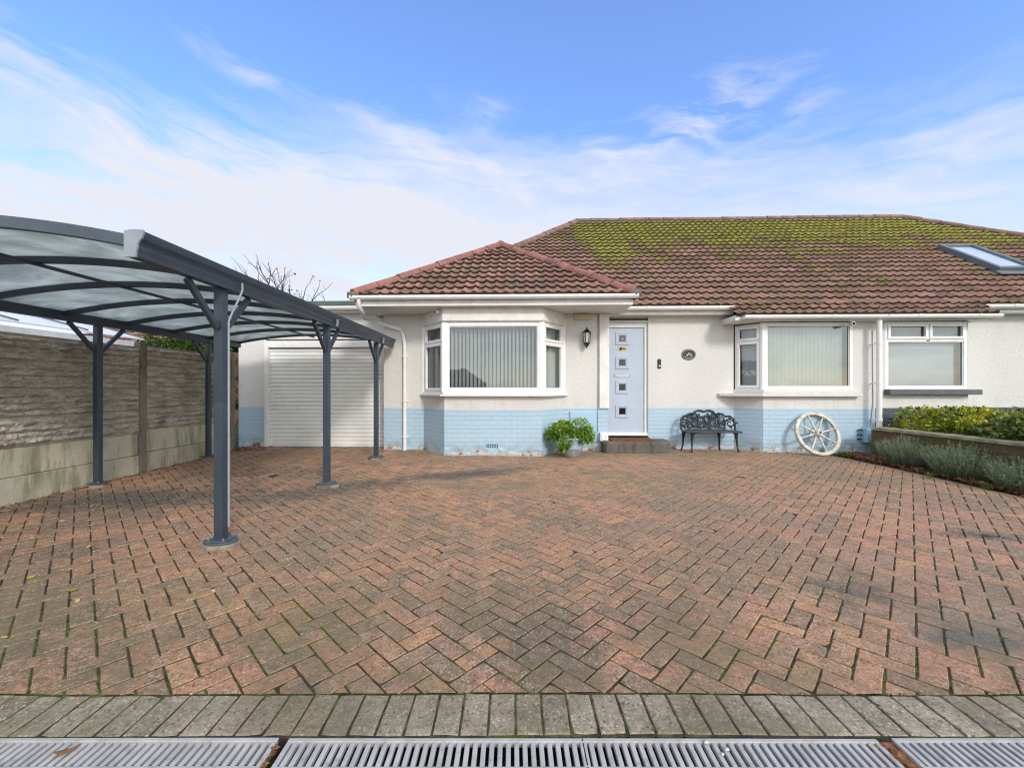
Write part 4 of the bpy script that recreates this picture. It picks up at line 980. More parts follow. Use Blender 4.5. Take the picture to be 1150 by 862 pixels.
# alarm box
x0, z1 = loc(645, 349, YB); x1, z0 = loc(663, 359.5, YB)
z1 = min(z1, ZSOF - .012)
al = thing('alarm_box', 'yellowed cream alarm box under the bay eaves', 'alarm box', hw((x0 + x1) / 2, YB, z0), HT)
b = MB(); w_, h_ = x1 - x0, z1 - z0; b.box((-w_ / 2, -.07, 0), (w_ / 2, -.002, h_)); b.build('case', 'alarm_cream', al, bevel=.012)
b = MB()
for k in range(5): b.box((-w_ / 2 + .03, -.073, .02 + k * .012), (-w_ / 2 + .10, -.0695, .026 + k * .012))
b.build('vent', 'alarm_cream', al)
# name plaque
x_, z_ = loc(773.3, 398, 0)
pq = thing('name_plaque', 'oval black name plaque with silver raised motif', 'plaque', hw(x_, 0, z_), HT)
def disc(rx, rz, d0, d1, n=32): b_ = MB(); b_.v = []; P_ = [(rx * cos(2 * pi * k / n), -d0, rz * sin(2 * pi * k / n)) for k in range(n)] + [(rx * .95 * cos(2 * pi * k / n), -d1, rz * .94 * sin(2 * pi * k / n)) for k in range(n)]; b_.add(P_, [tuple(range(n, 2 * n))] + [(k, (k + 1) % n, n + (k + 1) % n, n + k) for k in range(n)]); return b_
disc(.136, .106, .001, .018).build('plate', 'plaque_black', pq)
b = MB(); b.tube([(.118 * cos(2 * pi * k / 36), -.0185, .089 * sin(2 * pi * k / 36)) for k in range(37)], .0035, 6, cap=False); b.build('rim', 'plaque_silver', pq)
b = MB()
def petal(cx_, cz_, r_, a_):
    P_ = [(cx_ + r_ * cos(a_) * (1 + cos(t)) + r_ * .45 * sin(t) * -sin(a_), -.021, cz_ + r_ * sin(a_) * (1 + cos(t)) + r_ * .45 * sin(t) * cos(a_)) for t in [2 * pi * k / 10 for k in range(10)]]
    b.add(P_ + [(p_[0], -.0175, p_[2]) for p_ in P_], [tuple(range(10))] + [(k, (k + 1) % 10, 10 + (k + 1) % 10, 10 + k) for k in range(10)])
for cx_, cz_ in ((0, .02), (-.03, -.008), (.034, -.004)):
    for k in range(5): petal(cx_, cz_, .011, 2 * pi * k / 5 + cx_ * 30)
for sx in (-1, 1): b.tube([(sx * .005, -.02, -.01), (sx * .03, -.02, -.03), (sx * .06, -.02, -.028)], .004, 6)
b.build('motif', 'plaque_silver', pq)
b = MB()
for k in range(15):                                # worn raised strokes along the lower rim, unreadable as in the photo
    a = radians(215 + 110 * k / 14); r1, r2 = random.uniform(.90, .94), random.uniform(.72, .8)
    b.beam((.100 * r1 * cos(a), -.0195, .083 * r1 * sin(a)), (.100 * r2 * cos(a + random.uniform(-.05, .05)), -.0195, .083 * r2 * sin(a)), .004, .004)
b.build('worn_lettering', 'plaque_silver', pq)
# doorbell
x_, z_ = loc(740.3, 408.3, 0)
db = thing('doorbell', 'small black doorbell to the right of the front door', 'doorbell', hw(x_, 0, z_), HT)
b = MB(); b.box((-.032, -.024, -.09), (.032, -.002, .09)); b.build('case', 'black_metal', db, bevel=.012, seg=3)
b = MB(); b.lathe([(.02, 0), (.02, .006), (.015, .008)], (0, 0, 0), 18); b.v = [(v[0], -.024 - v[2], -.045 + v[1]) for v in b.v]; b.build('button', 'chrome', db)
b = MB(); b.lathe([(.014, 0), (.012, .004)], (0, 0, 0), 18); b.v = [(v[0], -.024 - v[2], .05 + v[1]) for v in b.v]; b.build('lens', 'lens_black', db)
# cameras
def cam(p, label, ang):
    r = thing('security_camera', label, 'camera', hw(*p), HT)
    b_ = MB(); b_.lathe([(.038, 0), (.038, -.012), (.02, -.02)], (0, 0, 0), 16); b_.tube([(0, 0, -.015), (0, -.01, -.045)], .012, 8); b_.build('mount', 'mount_white', r)
    d_ = Vector((sin(ang), -cos(ang), -.15)).normalized(); c_ = Vector((0, -.02, -.06))
    b_ = MB(); b_.tube([c_ - d_ * .06, c_ - d_ * .055, c_ + d_ * .06, c_ + d_ * .07], [.025, .034, .034, .031], 14); b_.build('body', 'mount_white', r)
    b_ = MB(); b_.tube([c_ + d_ * .068, c_ + d_ * .073], .022, 14); b_.build('lens', 'lens_black', r)
cam((lx(492, -.8), -.80, ZSOF + .0), 'white security camera under the soffit above the bay window', -.6)
cam((lx(956, YS - .12), YS - .12, zB + .0), 'white security camera at the top right corner of the wide window', -.3)

# ---- step, mat
sx0, sx1 = lx(678, -.55), lx(757, -.5)
st = MB(); poly = []
fy = -.54; R_ = .28
poly = [(sx0, YB - .002), (sx0, fy + .06), (sx0 + .06, fy)] + [(sx1 - R_ + R_ * sin(a), fy + R_ - R_ * cos(a)) for a in [radians(k * 9) for k in range(11)]] + [(sx1, -.002), (xR + .02, -.002), (xR + .02, YB - .002)]
zs = .20
st.prism(poly, -.12, zs)
so_ = st.build('doorstep', 'step_concrete', None, bevel=.05, seg=5); so_.location = HO; so_.rotation_euler = (0, 0, HT)
tag(so_, 'rounded dark concrete doorstep below the blue front door', 'doorstep')
mt = MB(); mx0, mx1 = xR + .03, xR + .80
mt.box((mx0, -.47, zs + .001), (mx1, -.06, zs + .022)); 
for k in range(420):
    x_, y_ = random.uniform(mx0, mx1), random.uniform(-.475, -.06); mt.beam((x_, y_, zs + .02), (x_ + random.gauss(0, .006), y_ + random.gauss(0, .006), zs + .034), .003, .003, up=(0, 1, .1))
mo = mt.build('doormat', 'coir'); mo.location = HO; mo.rotation_euler = (0, 0, HT); tag(mo, 'brown coir doormat lying on the front doorstep', 'doormat')

# ================================================================== GARAGE
YG = .10; gx0, gx1 = lx(268, YG), xL
gd0, gd1 = lx(300, YG), lx(430, YG)
gar = thing('garage', 'flat roofed white garage with a roller shutter door behind the carport', 'garage', HO, HT)
GZT = lz(352, YG, 380); gdt = 2.13
p = MB(); p.box((gx0, YG, -.15), (gd0 - .04, YG + .2, PL)); p.build('plinth', 'blue_brick', gar)
wl = MB(); wl.box((gx0, YG, PL), (gd0 - .04, YG + .2, gdt)); wl.box((gx0, YG, gdt), (gx1, YG + .2, GZT)); wl.box((gx0, YG + .2, -.15), (gx0 + .2, 5.5, GZT)); wl.box((gx0 + .2, 5.3, -.15), (gx1, 5.5, GZT)); wl.build('wall', 'white_render', gar)
fr = MB(); fr.box((gd0 - .04, YG - .03, -.02), (gd0 + .03, YG + .05, gdt - .03)); fr.box((gd1 - .02, YG + .03, -.02), (gd1 + .04, YG + .09, gdt - .03)); fr.box((gd0 + .03, YG - .02, gdt - .16), (gd1 - .02, YG + .09, gdt - .03)); fr.build('door_frame', 'white_plastic', gar, bevel=.004)
rd = MB(); sh = .077; z = .0; k = 0
zz = [0.03]
prof = []
while zz[-1] < gdt - .2:
    z0 = zz[-1]
    prof += [(z0, 0), (z0 + .006, -.012), (z0 + .014, -.017), (z0 + .040, -.019), (z0 + .062, -.016), (z0 + .070, -.010), (z0 + .0745, 0)]; zz.append(z0 + sh)
vs = [(x_, YG + .06 + d_, z_) for (z_, d_) in prof for x_ in (gd0 + .031, gd1 - .021)]
rd.add(vs, [(2 * i, 2 * i + 1, 2 * i + 3, 2 * i + 2) for i in range(len(prof) - 1)], smooth=False)
rd.box((gd0 + .031, YG + .065, .0), (gd1 - .021, YG + .10, gdt - .16)); rd.box((gd0 + .031, YG + .035, -.0), (gd1 - .021, YG + .064, .03))
rd.build('roller_door', 'shutter_white', gar)
rs = MB(); rs.box((gd0 - .04, YG + .02, -.06), (gd1 + .04, YG + .3, -.002)); rs.build('threshold', 'old_concrete', gar)
rfz = lz(342.5, YG - .25, 380)
rf = MB(); rf.box((gx0 - .12, YG - .22, rfz), (gx1 - .02, 5.6, rfz + .09)); rf.build('roof', 'felt_roof', gar, bevel=.012)
fb = MB(); fb.box((gx0 - .1, YG - .17, GZT), (gx1 - .02, YG - .14, rfz)); fb.box((gx0 - .1, YG - .14, GZT), (gx1 - .02, YG + .25, GZT + .02)); fb.build('fascia', 'white_paint', gar, bevel=.004)
gg = MB(); M_ = lambda t, p_, q: (t, YG - .235 + p_, rfz - .03 + q); gg.extrude(GP, gx0 - .1, gx1 - .05, M_); gg.build('gutter', 'white_plastic', gar, bevel=.002)

# ================================================================== CARPORT
CPX1, CPX0 = -2.195, -5.05; PY = (3.2, 5.03, 6.86); CY0, CY1 = 2.41, 7.62
cp_ = thing('carport', 'anthracite metal carport with an arched smoky polycarbonate roof', 'carport', (0, 0, 0))
BZ0, BZ1 = 2.0, 2.15
# right beam with ogee gutter profile, left beam
prof = [(-.05, BZ0), (.012, BZ0), (.014, BZ0 + .03), (.022, BZ0 + .055), (.022, BZ0 + .07), (.030, BZ0 + .085), (.046, BZ0 + .105), (.053, BZ0 + .13), (.053, BZ1), (.044, BZ1), (.040, BZ0 + .125), (.02, BZ0 + .1), (.0, BZ0 + .1), (-.02, BZ0 + .13), (-.03, BZ1), (-.05, BZ1)]
b = MB(); b.extrude(prof, CY0, CY1, lambda t, p_, q: (CPX1 + p_, t, q)); b.build('gutter_beam', 'anthracite', cp_, bevel=.003)
b = MB(); b.extrude([(-p_, q) for p_, q in prof], CY0, CY1, lambda t, p_, q: (CPX0 + p_, t, q)); b.build('gutter_beam', 'anthracite', cp_, bevel=.003)
capf = [(-.054, BZ0 - .003), (.014, BZ0 - .003), (.016, BZ0 + .03), (.024, BZ0 + .055), (.024, BZ0 + .07), (.032, BZ0 + .085), (.050, BZ0 + .108), (.057, BZ0 + .13), (.057, BZ1 + .004), (.0, BZ1 + .008), (-.054, BZ1)]
for yy in (CY0 - .012, CY1):
    b = MB(); b.extrude(capf, yy, yy + .012, lambda t, p_, q: (CPX1 + p_, t, q)); b.build('end_cap', 'cap_grey', cp_)
    b = MB(); b.extrude([(-p_, q) for p_, q in capf], yy, yy + .012, lambda t, p_, q: (CPX0 + p_, t, q)); b.build('end_cap', 'cap_grey', cp_)
RISE = .14; XI0, XI1 = CPX0 + .05, CPX1 - .05
def arch(u, base=2.10): return XI0 + (XI1 - XI0) * u, base + 4 * RISE * u * (1 - u)
ribs = [CY0 + .02 + (CY1 - CY0 - .04) * k / 7 for k in range(8)]
NA = 24
def arc_bar(b_, y0, y1, zlo, zhi):
    vs = []
    for k in range(NA + 1):
        x_, z_ = arch(k / NA)
        vs += [(x_, y0, z_ + zlo), (x_, y1, z_ + zlo), (x_, y1, z_ + zhi), (x_, y0, z_ + zhi)]
    fs = [(4 * k + j, 4 * k + (j + 1) % 4, 4 * k + 4 + (j + 1) % 4, 4 * k + 4 + j) for k in range(NA) for j in range(4)] + [(0, 1, 2, 3), tuple(4 * NA + j for j in (3, 2, 1, 0))]
    b_.add(vs, [f[::-1] for f in fs])
for k, yy in enumerate(ribs):
    b = MB()
    if k in (0, 7): arc_bar(b, yy - .02, yy + .02, -.035, .035)
    else: arc_bar(b, yy - .025, yy + .025, -.045, .010)
    b.build('rib', 'anthracite_plate' if k == 0 else 'anthracite', cp_, bevel=.003)
    if k < 7:
        b = MB(); arc_bar(b, yy + .026 if k else yy + .021, ribs[k + 1] - (.026 if k < 6 else .021), .001, .008)
        b.build('roof_panel', 'polycarbonate', cp_)
b = MB(); x_, z_ = arch(.5)
for k in range(7): b.box((x_ - .012, ribs[k] - .024, z_ - .070), (x_ + .012, ribs[k + 1] - .026, z_ - .046))
b.build('purlin', 'anthracite', cp_)
def post(px_, y, right):
    g0 = gz(y); r = MB(); w_ = .033
    r.box((px_ - w_, y - w_, g0 + .045), (px_ + w_, y + w_, BZ0))
    for zz_ in (.52, 1.1, 1.62):
        if right: r.box((px_ - w_ - .001, y - w_ - .001, g0 + zz_), (px_ + w_ + .001, y + w_ + .001, g0 + zz_ + .004))
    pm = r.build('post', 'anthracite', cp_, bevel=.008)
    bp = MB(); bp.prism([(px_ + (.125 if right else .085) * cos(a) * (1 if abs(cos(a)) > .5 else 1), y + (.09 if right else .08) * sin(a)) for a in [2 * pi * k / 16 for k in range(16)]], g0 + .028, g0 + .045); bp.prism([(px_ - .075, y - .085), (px_ + .085, y - .075), (px_ + .08, y + .075), (px_ - .08, y + .08)], g0 + .045, g0 + .056); bp.build('base_plate', 'anthracite_plate', pm, bevel=.004)
    cc = MB(); cc.prism([(px_ + ((.138 if right else .09) + random.uniform(-.015, .012)) * cos(a), y + ((.102 if right else .085) + random.uniform(-.012, .01)) * sin(a)) for a in [2 * pi * k / 14 for k in range(14)]], g0 - .02, g0 + .0275); cc.build('mortar_pad', 'old_concrete', pm, bevel=.008)
    for sx, sy in ((-1, -1), (1, -1), (1, 1), (-1, 1)): bt = MB(); bt.lathe([(.009, 0), (.009, .012), (.004, .016)], (px_ + sx * .055, y + sy * .055, g0 + .056), 6, smooth=False); bt.build('bolt', 'chrome', pm)
    for sy in (-1, 1):
        br = MB(); br.beam((px_, y + sy * .045, 1.70), (px_ + (.0), y + sy * .335, 1.998), .036, .040); br.build('brace', 'anthracite', cp_, bevel=.003)
    if right:
        dp_ = MB(); path = [(px_ + .100, y + .10, BZ0 + .075), (px_ + .098, y + .105, BZ0 + .02), (px_ + .090, y + .085, BZ0 - .04)]
        if y < 4: path += [(px_ + .052, y + .052, BZ0 - .17), (px_ + .040, y + .030, BZ0 - .24), (px_ + .040, y + .030, g0 + .14)]
        else: path = [(px_ + .100, y + .06, BZ0 + .085), (px_ + .098, y + .075, BZ0 + .055), (px_ + .085, y + .085, BZ0 + .01)]
        dp_.tube(path, 0.0085 if y < 4 else .016, 8); dp_.build('downpipe', 'cap_grey', cp_)
for y in PY: post(-2.25, y, True); post(-5.03, y, False)

# ================================================================== CONCRETE FENCE
FX = -5.22
fen = thing('concrete_fence', 'grey concrete panel fence with rock faced boards along the left side', 'fence', (FX, 5, 0))
PYS = (0.2, 2.1, 3.98, 5.82, 7.70)
def rel(p): return (p[0] - FX, p[1] - 5, p[2])
for i, y in enumerate(PYS):
    b = MB(); zt = gz(y) + 1.80 + random.gauss(0, .01)
    b.box(rel((FX - .05, y - .055, gz(y) - .1)), rel((FX + .045, y + .055, zt)), tint=(.35, 0, 0)); b.prism([(-.05, y - 5 - .055), (.045, y - 5 - .055), (.045, y - 5 + .055), (-.05, y - 5 + .055)], zt, zt + .02); b.build('post', 'old_concrete', fen, bevel=.012)
def rock_board(y0, y1, z0, seed):
    ny, nz = int((y1 - y0) / .019), 17; hgt = .284
    rows = [0]; 
    random.seed(seed); bounds = [0, .075, .15, .222, .30]; joints = []
    for r in range(4):
        js = []; q = random.uniform(0, .3)
        while q < y1 - y0: js.append(q); q += random.uniform(.18, .42)
        joints.append((js, [random.uniform(-.006, .010) for _ in range(len(js) + 1)]))
    vs = []
    for j in range(nz + 1):
        z = hgt * j / nz
        for i in range(ny + 1):
            y = y0 + (y1 - y0) * i / ny; u = y - y0; zw = z + .008 * noise.noise(Vector((u * 5, seed, 1)))
            r = min(3, int(zw / .0745)); js, hs = joints[r]; kk = sum(1 for q in js if q < u)
            dj = min([abs(u - q) for q in js] + [1]); db_ = min(abs(zw - bb) for bb in bounds)
            d_ = hs[kk] + .024 * noise.fractal(Vector((u * 9, z * 26, seed)), .6, 2.2, 4) + .012 * noise.noise(Vector((u * 26, z * 40, seed)))
            d_ -= .030 * max(0, 1 - db_ / .018) + .014 * max(0, 1 - dj / .02)
            if j in (0, 1, nz - 1, nz): d_ = min(d_, 0) * .4 - .030
            if i in (0, ny): d_ = -.012
            vs.append((FX + .036 + d_, y, z0 + z))
    n_ = ny + 1; fs = [(j * n_ + i, j * n_ + i + 1, (j + 1) * n_ + i + 1, (j + 1) * n_ + i) for j in range(nz) for i in range(ny)]
    b_ = MB(); dk = random.uniform(0, .35)
    b_.use_tint = True; b_.add([rel(v) for v in vs], fs, smooth=False, tint=(dk, 0, 0)); b_.box(rel((FX - .03, y0, z0)), rel((FX + .001, y1, z0 + .2998)), tint=(dk, 0, 0))
    return b_.build('rock_faced_board', 'rock_panel', fen)
for i in range(4):
    y0, y1 = PYS[i] + .056, PYS[i + 1] - .056; gm_ = gz((y0 + y1) / 2)
    for r in range(2):
        b = MB(); zl = gm_ - .03 + r * .30; pr = .010 + .022 * (1 - r); b.use_tint = True; b.box(rel((FX - .03, y0, zl)), rel((FX + pr, y1, zl + .294)), tint=(random.uniform(0, .25), 0, 0)); b.build('gravel_board', 'gravel_board', fen, bevel=.006)
    for r in range(4): rock_board(y0, y1, gm_ + .575 + r * .30, 31 * i + r)
random.seed(99)

# ================================================================== BENCH
def scroll(c, r, a0, turns, n=22, sgn=1): return [(c[0] + r * (1 - .72 * k / n) * cos(a0 + sgn * 2 * pi * turns * k / n), c[1] + r * (1 - .72 * k / n) * sin(a0 + sgn * 2 * pi * turns * k / n)) for k in range(n + 1)]
bp0 = on_ground(797.5, 503.5); bx, _ = loc(797.5, 503, -.28)
bench = thing('garden_bench', 'small black cast iron bench with an ornate scrolled back against the blue plinth', 'bench', hw(bx, -.20, gz(7.8) - HO.z), HT); bench.scale = (.93, .93, 1.0)
BW = .53; SHt = .385
def backy(x_): return .16 - .16 * (abs(x_) / BW) ** 2.2          # the back wraps forward at its ends
def seat_pt(x_, f): return x_, backy(x_) - .02 - f * (.36 - .12 * (abs(x_) / BW) ** 2)
b = MB(); nseg = 20
for k in range(nseg + 1): pass
rows = [[(x_, y_, SHt) for x_, y_ in (seat_pt(-BW + 2 * BW * k / nseg, f) for k in range(nseg + 1))] for f in (0, .33, .66, 1.0)]
for f0 in [i / 9 for i in range(9)]:
    L1 = [seat_pt(-BW + 2 * BW * k / nseg, f0) for k in range(nseg + 1)]; L2 = [seat_pt(-BW + 2 * BW * k / nseg, f0 + .075) for k in range(nseg + 1)]
    vs = [(x_, y_, z_) for (x_, y_) in L1 for z_ in (SHt, SHt - .012)] + [(x_, y_, z_) for (x_, y_) in L2 for z_ in (SHt, SHt - .012)]
    m_ = 2 * (nseg + 1); fs = []
    for k in range(nseg): a_ = 2 * k; fs += [(a_, a_ + 2, m_ + a_ + 2, m_ + a_), (a_ + 1, m_ + a_ + 1, m_ + a_ + 3, a_ + 3), (a_, a_ + 1, a_ + 3, a_ + 2), (m_ + a_, m_ + a_ + 2, m_ + a_ + 3, m_ + a_ + 1)]
    b.add(vs, fs)
b.tube([(*seat_pt(-BW + 2 * BW * k / nseg, 1.02), SHt - .015) for k in range(nseg + 1)], .016, 8); b.tube([(*seat_pt(-BW + 2 * BW * k / nseg, -.01), SHt - .012) for k in range(nseg + 1)], .014, 8)
for sx in (-1, 1): b.tube([(*seat_pt(sx * BW, f), SHt - .014) for f in (0, .35, .7, 1.02)], .014, 8)
b.build('seat', 'bench_seat', bench)
# back: scalloped outline, scrolls, flowers, leaves
TOP = [(-1.0, .12), (-.98, .22), (-.86, .275), (-.72, .265), (-.66, .305), (-.52, .325), (-.42, .30), (-.34, .36), (-.2, .385), (-.06, .37), (0, .36), (.06, .37), (.2, .385), (.34, .36), (.42, .30), (.52, .325), (.66, .305), (.72, .265), (.86, .275), (.98, .22), (1.0, .12)]
def bk(u, z): x_ = u * BW; return (x_, backy(x_) + z * .12, SHt + z)
b = MB(); b.tube([bk(-1, 0)] + [bk(u, z * .93) for u, z in TOP] + [bk(1, 0)], .019, 8); b.build('back_frame', 'cast_iron', bench)
b = MB()
for (u, z, r, a0, sg) in ((-.86, .12, .085, 0, 1), (-.60, .2, .085, 2, -1), (-.60, .07, .07, 1, 1), (-.34, .13, .085, 3, 1), (-.34, .25, .07, 0, -1), (-.11, .2, .08, 2, 1), (-.12, .07, .065, 4, -1),
                       (.11, .2, .08, 1, -1), (.12, .07, .065, 5, 1), (.34, .13, .085, 0, -1), (.34, .25, .07, 3, 1), (.60, .2, .085, 1, 1), (.60, .07, .07, 2, -1), (.86, .12, .085, 3, -1)):
    pts = scroll((u * BW, z), r, a0, 1.35, 20, sg)
    b.tube([bk(p_[0] / BW, max(.0, min(p_[1], .36))) for p_ in pts], [.0155 - .005 * k / 20 for k in range(21)], 6)
    for k in range(4):
        a = a0 + k * 1.5; q0, q1 = (u * BW + r * .7 * cos(a), z + r * .7 * sin(a)), (u * BW + r * 1.5 * cos(a + .5), z + r * 1.35 * sin(a + .5))
        q1 = (q1[0], max(.01, min(q1[1], .33))); b.tube([bk(q0[0] / BW, q0[1]), bk((q0[0] + q1[0]) / 2 / BW, (q0[1] + q1[1]) / 2 + .01), bk(q1[0] / BW, q1[1])], [.010, .020, .005], 6)
b.build('scrollwork', 'cast_iron', bench)
for x_, y_, front in ((-.40, -.19, True), (.50, -.10, True), (-.48, .02, False), (.26, .08, False)):
    b = MB(); sx = -1 if x_ < 0 else 1; sx *= .6; fy_ = -.05 if front else .05
    b.tube([(x_ - sx * .03, y_, SHt - .02), (x_ - sx * .01, y_ + fy_ * .2, SHt - .07), (x_, y_ + fy_ * .3, SHt - .16), (x_ + sx * .01, y_ + fy_ * .5, SHt - .28), (x_ + sx * .035, y_ + fy_, .012), (x_ + sx * .045, y_ + fy_ * 1.2, .002)], [.052, .036, .022, .016, .016, .022], 8)
    b.build('leg', 'cast_iron', bench)
b = MB()
for x_, sx in ((-.40, 1), (.50, -1)): b.tube([(x_, -.19 if x_ < 0 else -.10, SHt - .1), (x_ + sx * .04, -.20 if x_ < 0 else -.13, SHt - .05), (x_ + sx * .13, -.205 if x_ < 0 else -.17, SHt - .02)], [.008, .018, .008], 6)
b.build('apron', 'bench_seat', bench)

# ================================================================== WAGON WHEEL
wc = on_ground(920, 508.5); RW = .395
wx, _ = loc(919.5, 508, -.55)
whl = thing('wagon_wheel', 'weathered cream wooden wagon wheel leaning on the blue plinth below the wide window', 'wheel', hw(wx, -.66, gz(7.35) - HO.z - .004), HT + .12)
whl.rotation_euler = (radians(-20), radians(0), HT + .06)
def ring(b_, r0, r1, y0, y1, n=48):
    vs = [];
    for k in range(n):
        a = 2 * pi * k / n; j = 1 + .006 * noise.noise(Vector((cos(a) * 3, sin(a) * 3, 5)))
        vs += [(r * j * cos(a), y, RW + r * j * sin(a)) for r, y in ((r0, y0), (r1, y0), (r1, y1), (r0, y1))]
    b_.add(vs, [(4 * k + i, 4 * ((k + 1) % n) + i, 4 * ((k + 1) % n) + (i + 1) % 4, 4 * k + (i + 1) % 4) for k in range(n) for i in range(4)])
b = MB(); ring(b, RW - .058, RW - .008, -.028, .028); b.build('rim', 'wheel_paint', whl, bevel=.006)
b = MB(); ring(b, RW - .0075, RW, -.026, .026); b.build('tyre', 'wheel_paint', whl, bevel=.002)
b = MB(); b.lathe([(.03, -.075), (.05, -.07), (.058, -.05), (.07, -.02), (.07, .03), (.05, .06)], (0, 0, 0), 20); b.v = [(v[0], v[2], RW + v[1]) for v in b.v]; b.build('hub', 'wheel_paint', whl)
b = MB(); b.lathe([(.024, -.079), (.024, -.0755)], (0, 0, 0), 14); b.v = [(v[0], v[2], RW + v[1]) for v in b.v]; b.build('axle_hole', 'cast_iron', whl)
for k in range(8):
    a = 2 * pi * k / 8 + radians(14); b = MB(); pts = [(r * cos(a), 0, RW + r * sin(a)) for r in (.055, .10, .24, RW - .05)]
    b.tube(pts, [.021, .019, .014, .015], 8); b.build('spoke', 'wheel_paint', whl)

# ================================================================== PLANTS
def leaf(b, p, d, s, wd, tint, droop=.25):
    d = d.normalized(); up = Vector((random.gauss(0, .5), random.gauss(0, .5), 1)); r = d.cross(up)
    if r.length < .05: r = Vector((1, 0, 0))
    r.normalize(); n_ = r.cross(d).normalized()
    m1 = p + d * s * .45; tip = p + d * s - Vector((0, 0, 1)) * s * droop
    b.add([p, m1 + r * s * wd + n_ * s * .08, tip, m1 - r * s * wd + n_ * s * .08, m1 - n_ * s * .03], [(0, 4, 2, 1), (0, 3, 2, 4)], tint=tint)
def rdir(): 
    while True:
        v = Vector((random.uniform(-1, 1), random.uniform(-1, 1), random.uniform(-1, 1)))
        if .1 < v.length < 1: return v.normalized()
# potted plant
pp = Vector((*on_ground(641, 514)[:2], 0)); pp.y += .17; pp.x = (641 - 575) / 465 * pp.y; pp.z = gz(pp.y)
pot = thing('potted_plant', 'bright green leafy plant spilling over a blue grey bowl shaped pot', 'potted plant', pp)
b = MB(); b.lathe([(.135, 0), (.155, .012), (.165, .05), (.178, .06), (.180, .085), (.196, .10), (.200, .125), (.214, .145)], (0, 0, 0), 36); b.build('pot_base', 'pot_grey', pot)
b = MB(); b.lathe([(.213, .146), (.222, .20), (.228, .29), (.242, .305), (.245, .33), (.225, .335), (.205, .30)], (0, 0, 0), 36); b.build('pot_body', 'pot_glaze', pot)
b = MB()
clumps = [(-.21, -.05, .46, .17), (.13, -.04, .50, .19), (.24, -.06, .40, .14), (-.31, -.02, .38, .12), (-.13, .02, .50, .13), (.29, -.02, .34, .10), (-.10, -.20, .28, .10), (-.02, -.12, .42, .13), (.17, -.19, .33, .07), (-.17, -.22, .20, .07)]
for (cx, cy, cz, r) in clumps:
    for k in range(int(2600 * r)):
        q = rdir(); rr = r * random.uniform(.55, 1.05); p_ = Vector((cx, cy, cz)) + Vector((q.x, q.y, q.z * .85)) * rr
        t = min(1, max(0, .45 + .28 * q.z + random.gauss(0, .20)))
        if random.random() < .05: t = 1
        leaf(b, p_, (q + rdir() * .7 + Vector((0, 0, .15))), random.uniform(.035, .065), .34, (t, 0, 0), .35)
for k in range(26):
    c_ = random.choice(clumps); b.tube([(0, 0, .3), (c_[0] * .6, c_[1] * .6, .38), (c_[0] + random.gauss(0, .04), c_[1], c_[2])], .005, 5, tint=(.2, 0, 0))
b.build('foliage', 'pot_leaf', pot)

def shrub(name, label, cat, cx, cy, cz, rx, ry, rz_, n_, mat, size, frac_hi, seed, group=None):
    random.seed(seed); r = thing(name, label, cat, (cx, cy, cz), 0, group); b = MB()
    lumps = [(random.uniform(-.8, .8) * rx, random.uniform(-.85, .85) * ry, random.uniform(.35, .75) * rz_, random.uniform(.25, .40)) for _ in range(16)]
    for k in range(n_):
        lx_, ly_, lz_, lr = random.choice(lumps); q = rdir(); rr = lr * random.uniform(.6, 1.05)
        p_ = Vector((lx_, ly_, lz_)) + Vector((q.x * rr, q.y * rr, q.z * rr * .75))
        if p_.z < .02: continue
        p_.z = min(p_.z, rz_ * random.uniform(.94, 1.03))
        hi = noise.noise(Vector((p_.x * 2.2, p_.y * 2.2, p_.z * 2.5 + seed)))
        t = random.uniform(0, .5)
        if random.random() < frac_hi + hi * .9 and q.z > -.5: t = random.uniform(.6, 1)
        leaf(b, p_, q + rdir() * .8 + Vector((0, 0, .3)), size * random.uniform(.7, 1.3), .30, (t, 0, 0), .15)
    b.build('foliage', mat, r)
    b = MB()
    for k in range(14):
        l_ = random.choice(lumps); b.tube([(l_[0] * .3, l_[1] * .5, 0), (l_[0] * .7, l_[1] * .8, l_[2] * .6), (l_[0], l_[1], l_[2])], [.012, .008, .004], 5)
    b.build('stem', 'bark', r); random.seed(seed + 1); return r
gzw = gz(6.5)
shrub('golden_shrub', 'yellow and green variegated shrub at the house end of the brick garden wall', 'shrub', 7.10, 6.48, gzw + .15, .55, .62, .70, 9000, 'gold_leaf', .064, .74, 5)
shrub('variegated_shrub', 'darker cream edged shrub behind the garden wall at the right edge', 'shrub', 7.05, 5.10, gzw + .15, .55, .85, .74, 9500, 'cream_leaf', .075, .36, 8)

# garden wall
gwx = 6.305
gw = thing('garden_wall', 'low mossy brick garden wall with a flat coping on the right', 'garden wall', (gwx, 5, 0))
b = MB(); zw = .584; b.box((-.10, -4.5, -.1), (.10, 2.15, zw - .05)); b.build('brickwork', 'mossy_brick', gw)
b = MB(); y_ = -4.5
while y_ < 2.1: b.box((-.125, y_, zw - .05), (.125, min(2.16, y_ + .594), zw + random.gauss(0, .002))); y_ += .6
b.build('coping', 'mossy_coping', gw, bevel=.008)
b = MB(); ys = [.5 + .5 * k for k in range(15)]
b.add([(x_, y_, gz(y_) + (-.012 if x_ < 6 else .03)) for y_ in ys for x_ in (5.72, 5.95, 6.204)], [(3 * i + j, 3 * i + j + 1, 3 * i + j + 4, 3 * i + j + 3) for i in range(14) for j in range(2)])
tag(b.build('flower_bed', 'soil'), 'strip of soil between paving and garden wall', 'flower bed', kind='structure')
b = MB(); b.box((6.407, .5, -.1), (14, 7.1, .24)); tag(b.build('front_garden', 'grass'), 'raised front garden behind the low wall', 'garden', kind='structure')

